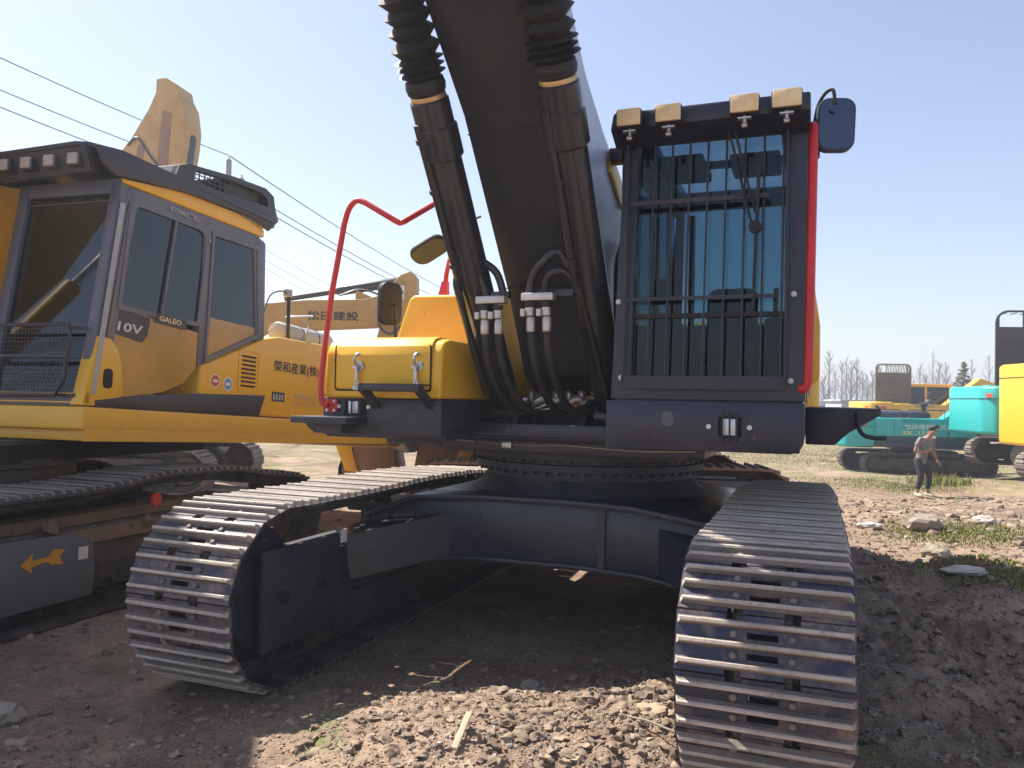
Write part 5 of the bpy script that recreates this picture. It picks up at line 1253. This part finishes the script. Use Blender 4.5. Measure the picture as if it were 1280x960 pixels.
# ================================================================== FAR TREES AND LAND
M_TWIG = paint('bare_twigs', (.16, .14, .12), .9, dirt=.1, scale=1); M_LEAF = stone_mat('far_foliage', [(0, (.05, .07, .03)), (.6, (.08, .10, .04)), (1, (.13, .13, .06))], 0, .9)
def bare_tree(x, y, h, label):
    T = thing('bare_tree', label, 'tree', (x, y, gh(x, y, False)), random.random() * 6, 'bare trees on the horizon')
    tr = MB(); tr.tube([(0, 0, 0), (.05, 0, h*.5), (0, .05, h)], .1, 6, rs=[.022*h, .013*h, .003*h]); tr.build('trunk', M_TWIG, T)
    m = MB()
    for i in range(26):
        z = h * random.uniform(.18, .95); a = random.random() * 6.3; L = (h - z) * random.uniform(.25, .5) + .5
        p = Vector((0, 0, z)); d = Vector((math.cos(a)*.45, math.sin(a)*.45, 1)).normalized(); e = p + d * L
        m.tube([p, p + d * L * .5 + Vector((0, 0, .1)), e], .03, 4, rs=[.035, .025, .008])
        for j in range(7):
            q = p.lerp(e, random.uniform(.3, 1)); dd = (d + Vector((random.gauss(0, .5), random.gauss(0, .5), random.gauss(0, .2)))).normalized(); m.tube([q, q + dd * L * random.uniform(.2, .45)], .012, 3, rs=[.02, .007])
    m.build('crown', M_TWIG, T)
random.seed(31)
side = ['slim', 'broad', 'tall', 'short', 'crooked', 'thin']
k = 0
for px in (1030, 1036, 1044, 1052, 1058, 1064, 1071, 1078, 1084, 1090, 1099, 1108, 1122, 1136, 1150, 1158, 1166, 1174, 1182, 1196, 1206, 1214, 1236, 1262):
    Y = random.uniform(95, 150); h = random.uniform(6.5, 10.5) * Y / 115; p = at(px, 500, Y)
    bare_tree(p.x, Y, h, 'bare tree on the hazy horizon right of the dark cab')
for px in (150, 300, 350, 420, 470): p = at(px, 500, 130); bare_tree(p.x, 130, 8, 'bare tree on the hazy horizon left of the dark boom')
def bush(x, y, r, h, label, n=420):
    T = thing('evergreen_tree', label, 'tree', (x, y, gh(x, y, False)))
    m = MB(); m.tube([(0, 0, 0), (0, 0, h*.8)], .1, 6, rs=[.12, .04]); m.build('trunk', M_TWIG, T)
    m = MB()
    for i in range(n):
        t = random.random(); rr_ = r * (1 - t) ** .7 * math.sqrt(random.random()); a = random.random() * 6.3; c = Vector((rr_*math.cos(a), rr_*math.sin(a), h * (.12 + .88*t))); s_ = random.uniform(.08, .2)
        u = Vector((random.gauss(0, 1), random.gauss(0, 1), random.gauss(0, 1))).normalized() * s_; w_ = u.orthogonal().normalized() * s_ * .6
        m.add([c - u, c + w_, c + u, c - w_], [(0, 1, 2, 3)])
    m.build('crown', M_LEAF, T, smooth=0)
p = at(1204, 500, 48); bush(p.x, 48, 1.2, 5.0, 'pointed evergreen tree rising behind the teal excavators')
# far hedge and pale sheds
random.seed(8)
m = MB()
for i in range(5200):
    px = random.uniform(-40, 1330); Y = random.uniform(150, 175); p = at(px, 505, Y); hmax = 3.2 + 2.2 * noise.noise(Vector((px * .012, 3, 1)))
    c = Vector((p.x, Y, -.75 + random.random() ** .8 * hmax)); s_ = random.uniform(.3, .8); u = Vector((random.gauss(0, 1), random.gauss(0, 1), random.gauss(0, 1))).normalized() * s_; w_ = u.orthogonal().normalized() * s_ * .7
    m.add([c - u, c + w_, c + u, c - w_], [(0, 1, 2, 3)])
m.build('far_hedgerow', M_LEAF, None, None, smooth=0, kind='stuff')
def shed(px, Y, w, h, col, label):
    p = at(px, 520, Y); T = thing('site_shed', label, 'shed', (p.x, Y, gh(p.x, Y, False)))
    m = MB(); m.box(-w/2, w/2, -1.2, 1.2, 0, h, 0, .02)
    for k in range(int(w / .25)): m.box(-w/2 + .08 + k*.25, -w/2 + .16 + k*.25, -1.225, -1.2, .1, h - .1)
    m.build('walls', col, T); m = MB(); m.box(-w/2 - .1, w/2 + .1, -1.3, 1.3, h, h + .12, 0, .02); m.build('roof', M_LGREY, T)
    m = MB(); m.box(-.5, .3, -1.24, -1.226, .1, 2.0); m.build('door', M_GREY, T)
shed(1076, 48, 3.4, 2.5, M_LGREY, 'pale container shed partly hidden by the side step of the dark excavator')
shed(1034, 62, 3.5, 2.2, paint('tan_sheet', (.5, .36, .2), .7, scale=2), 'tan site shed in front of the far trees')

# ------------------------------------------------------------------ air
m, nt, out = newmat('pale_air'); pv = N(nt, 'VolumePrincipled'); pv.inputs['Density'].default_value = .003; pv.inputs['Color'].default_value = (.90, .93, 1, 1); pv.inputs['Anisotropy'].default_value = .3
nt.links.new(pv.outputs[0], out.inputs['Volume'])
hz = MB().box(-950, 950, -950, 950, -6, 14).build('haze', m, smooth=0, kind='stuff')
# ------------------------------------------------------------------ camera, sky, sun
cam = bpy.data.cameras.new('camera'); co = bpy.data.objects.new('camera', cam); COL.objects.link(co)
cam.sensor_width = 36; cam.lens = FPX / 1280 * 36; cam.clip_end = 6000; cam.clip_start = .05
c_, s_ = math.cos(ROLL), math.sin(ROLL)
fw = Vector((0, math.cos(PITCH), math.sin(PITCH))); up0 = Vector((0, -math.sin(PITCH), math.cos(PITCH))); ex = Vector((1, 0, 0))
rt = ex * c_ + up0 * s_; up = ex * -s_ + up0 * c_
Mc = Matrix((( rt.x, up.x, -fw.x, 0), (rt.y, up.y, -fw.y, 0), (rt.z, up.z, -fw.z, EYE), (0, 0, 0, 1)))
co.matrix_world = Mc
sc.camera = co
SUN_EL, SUN_AZ = R(55), R(-56)
w = bpy.data.worlds.new('World'); sc.world = w; w.use_nodes = True
nt = w.node_tree; bg = nt.nodes['Background']
sky = nt.nodes.new('ShaderNodeTexSky'); sky.sky_type = 'NISHITA'; sky.sun_disc = False
sky.sun_elevation = SUN_EL; sky.sun_rotation = SUN_AZ; sky.air_density = 1.0; sky.dust_density = .9; sky.ozone_density = 1.6
hs = N(nt, 'HueSaturation'); hs.inputs['Saturation'].default_value = .84; nt.links.new(mixc(nt, 1.0, sky.outputs[0], (1.0, .945, 1.0), 'MULTIPLY'), hs.inputs['Color']); nt.links.new(hs.outputs[0], bg.inputs[0]); bg.inputs[1].default_value = .095
sl = bpy.data.lights.new('sun', 'SUN'); sl.energy = 5; sl.angle = R(.55); sl.color = (1, .95, .87)
so = bpy.data.objects.new('sun', sl); COL.objects.link(so)
d = Vector((math.sin(SUN_AZ) * math.cos(SUN_EL), math.cos(SUN_AZ) * math.cos(SUN_EL), math.sin(SUN_EL)))
so.rotation_euler = d.to_track_quat('Z', 'Y').to_euler()
vs = sc.view_settings; vs.view_transform = 'Standard'; vs.look = 'None'; vs.gamma = 1; vs.use_curve_mapping = False
vs.exposure = 1.05
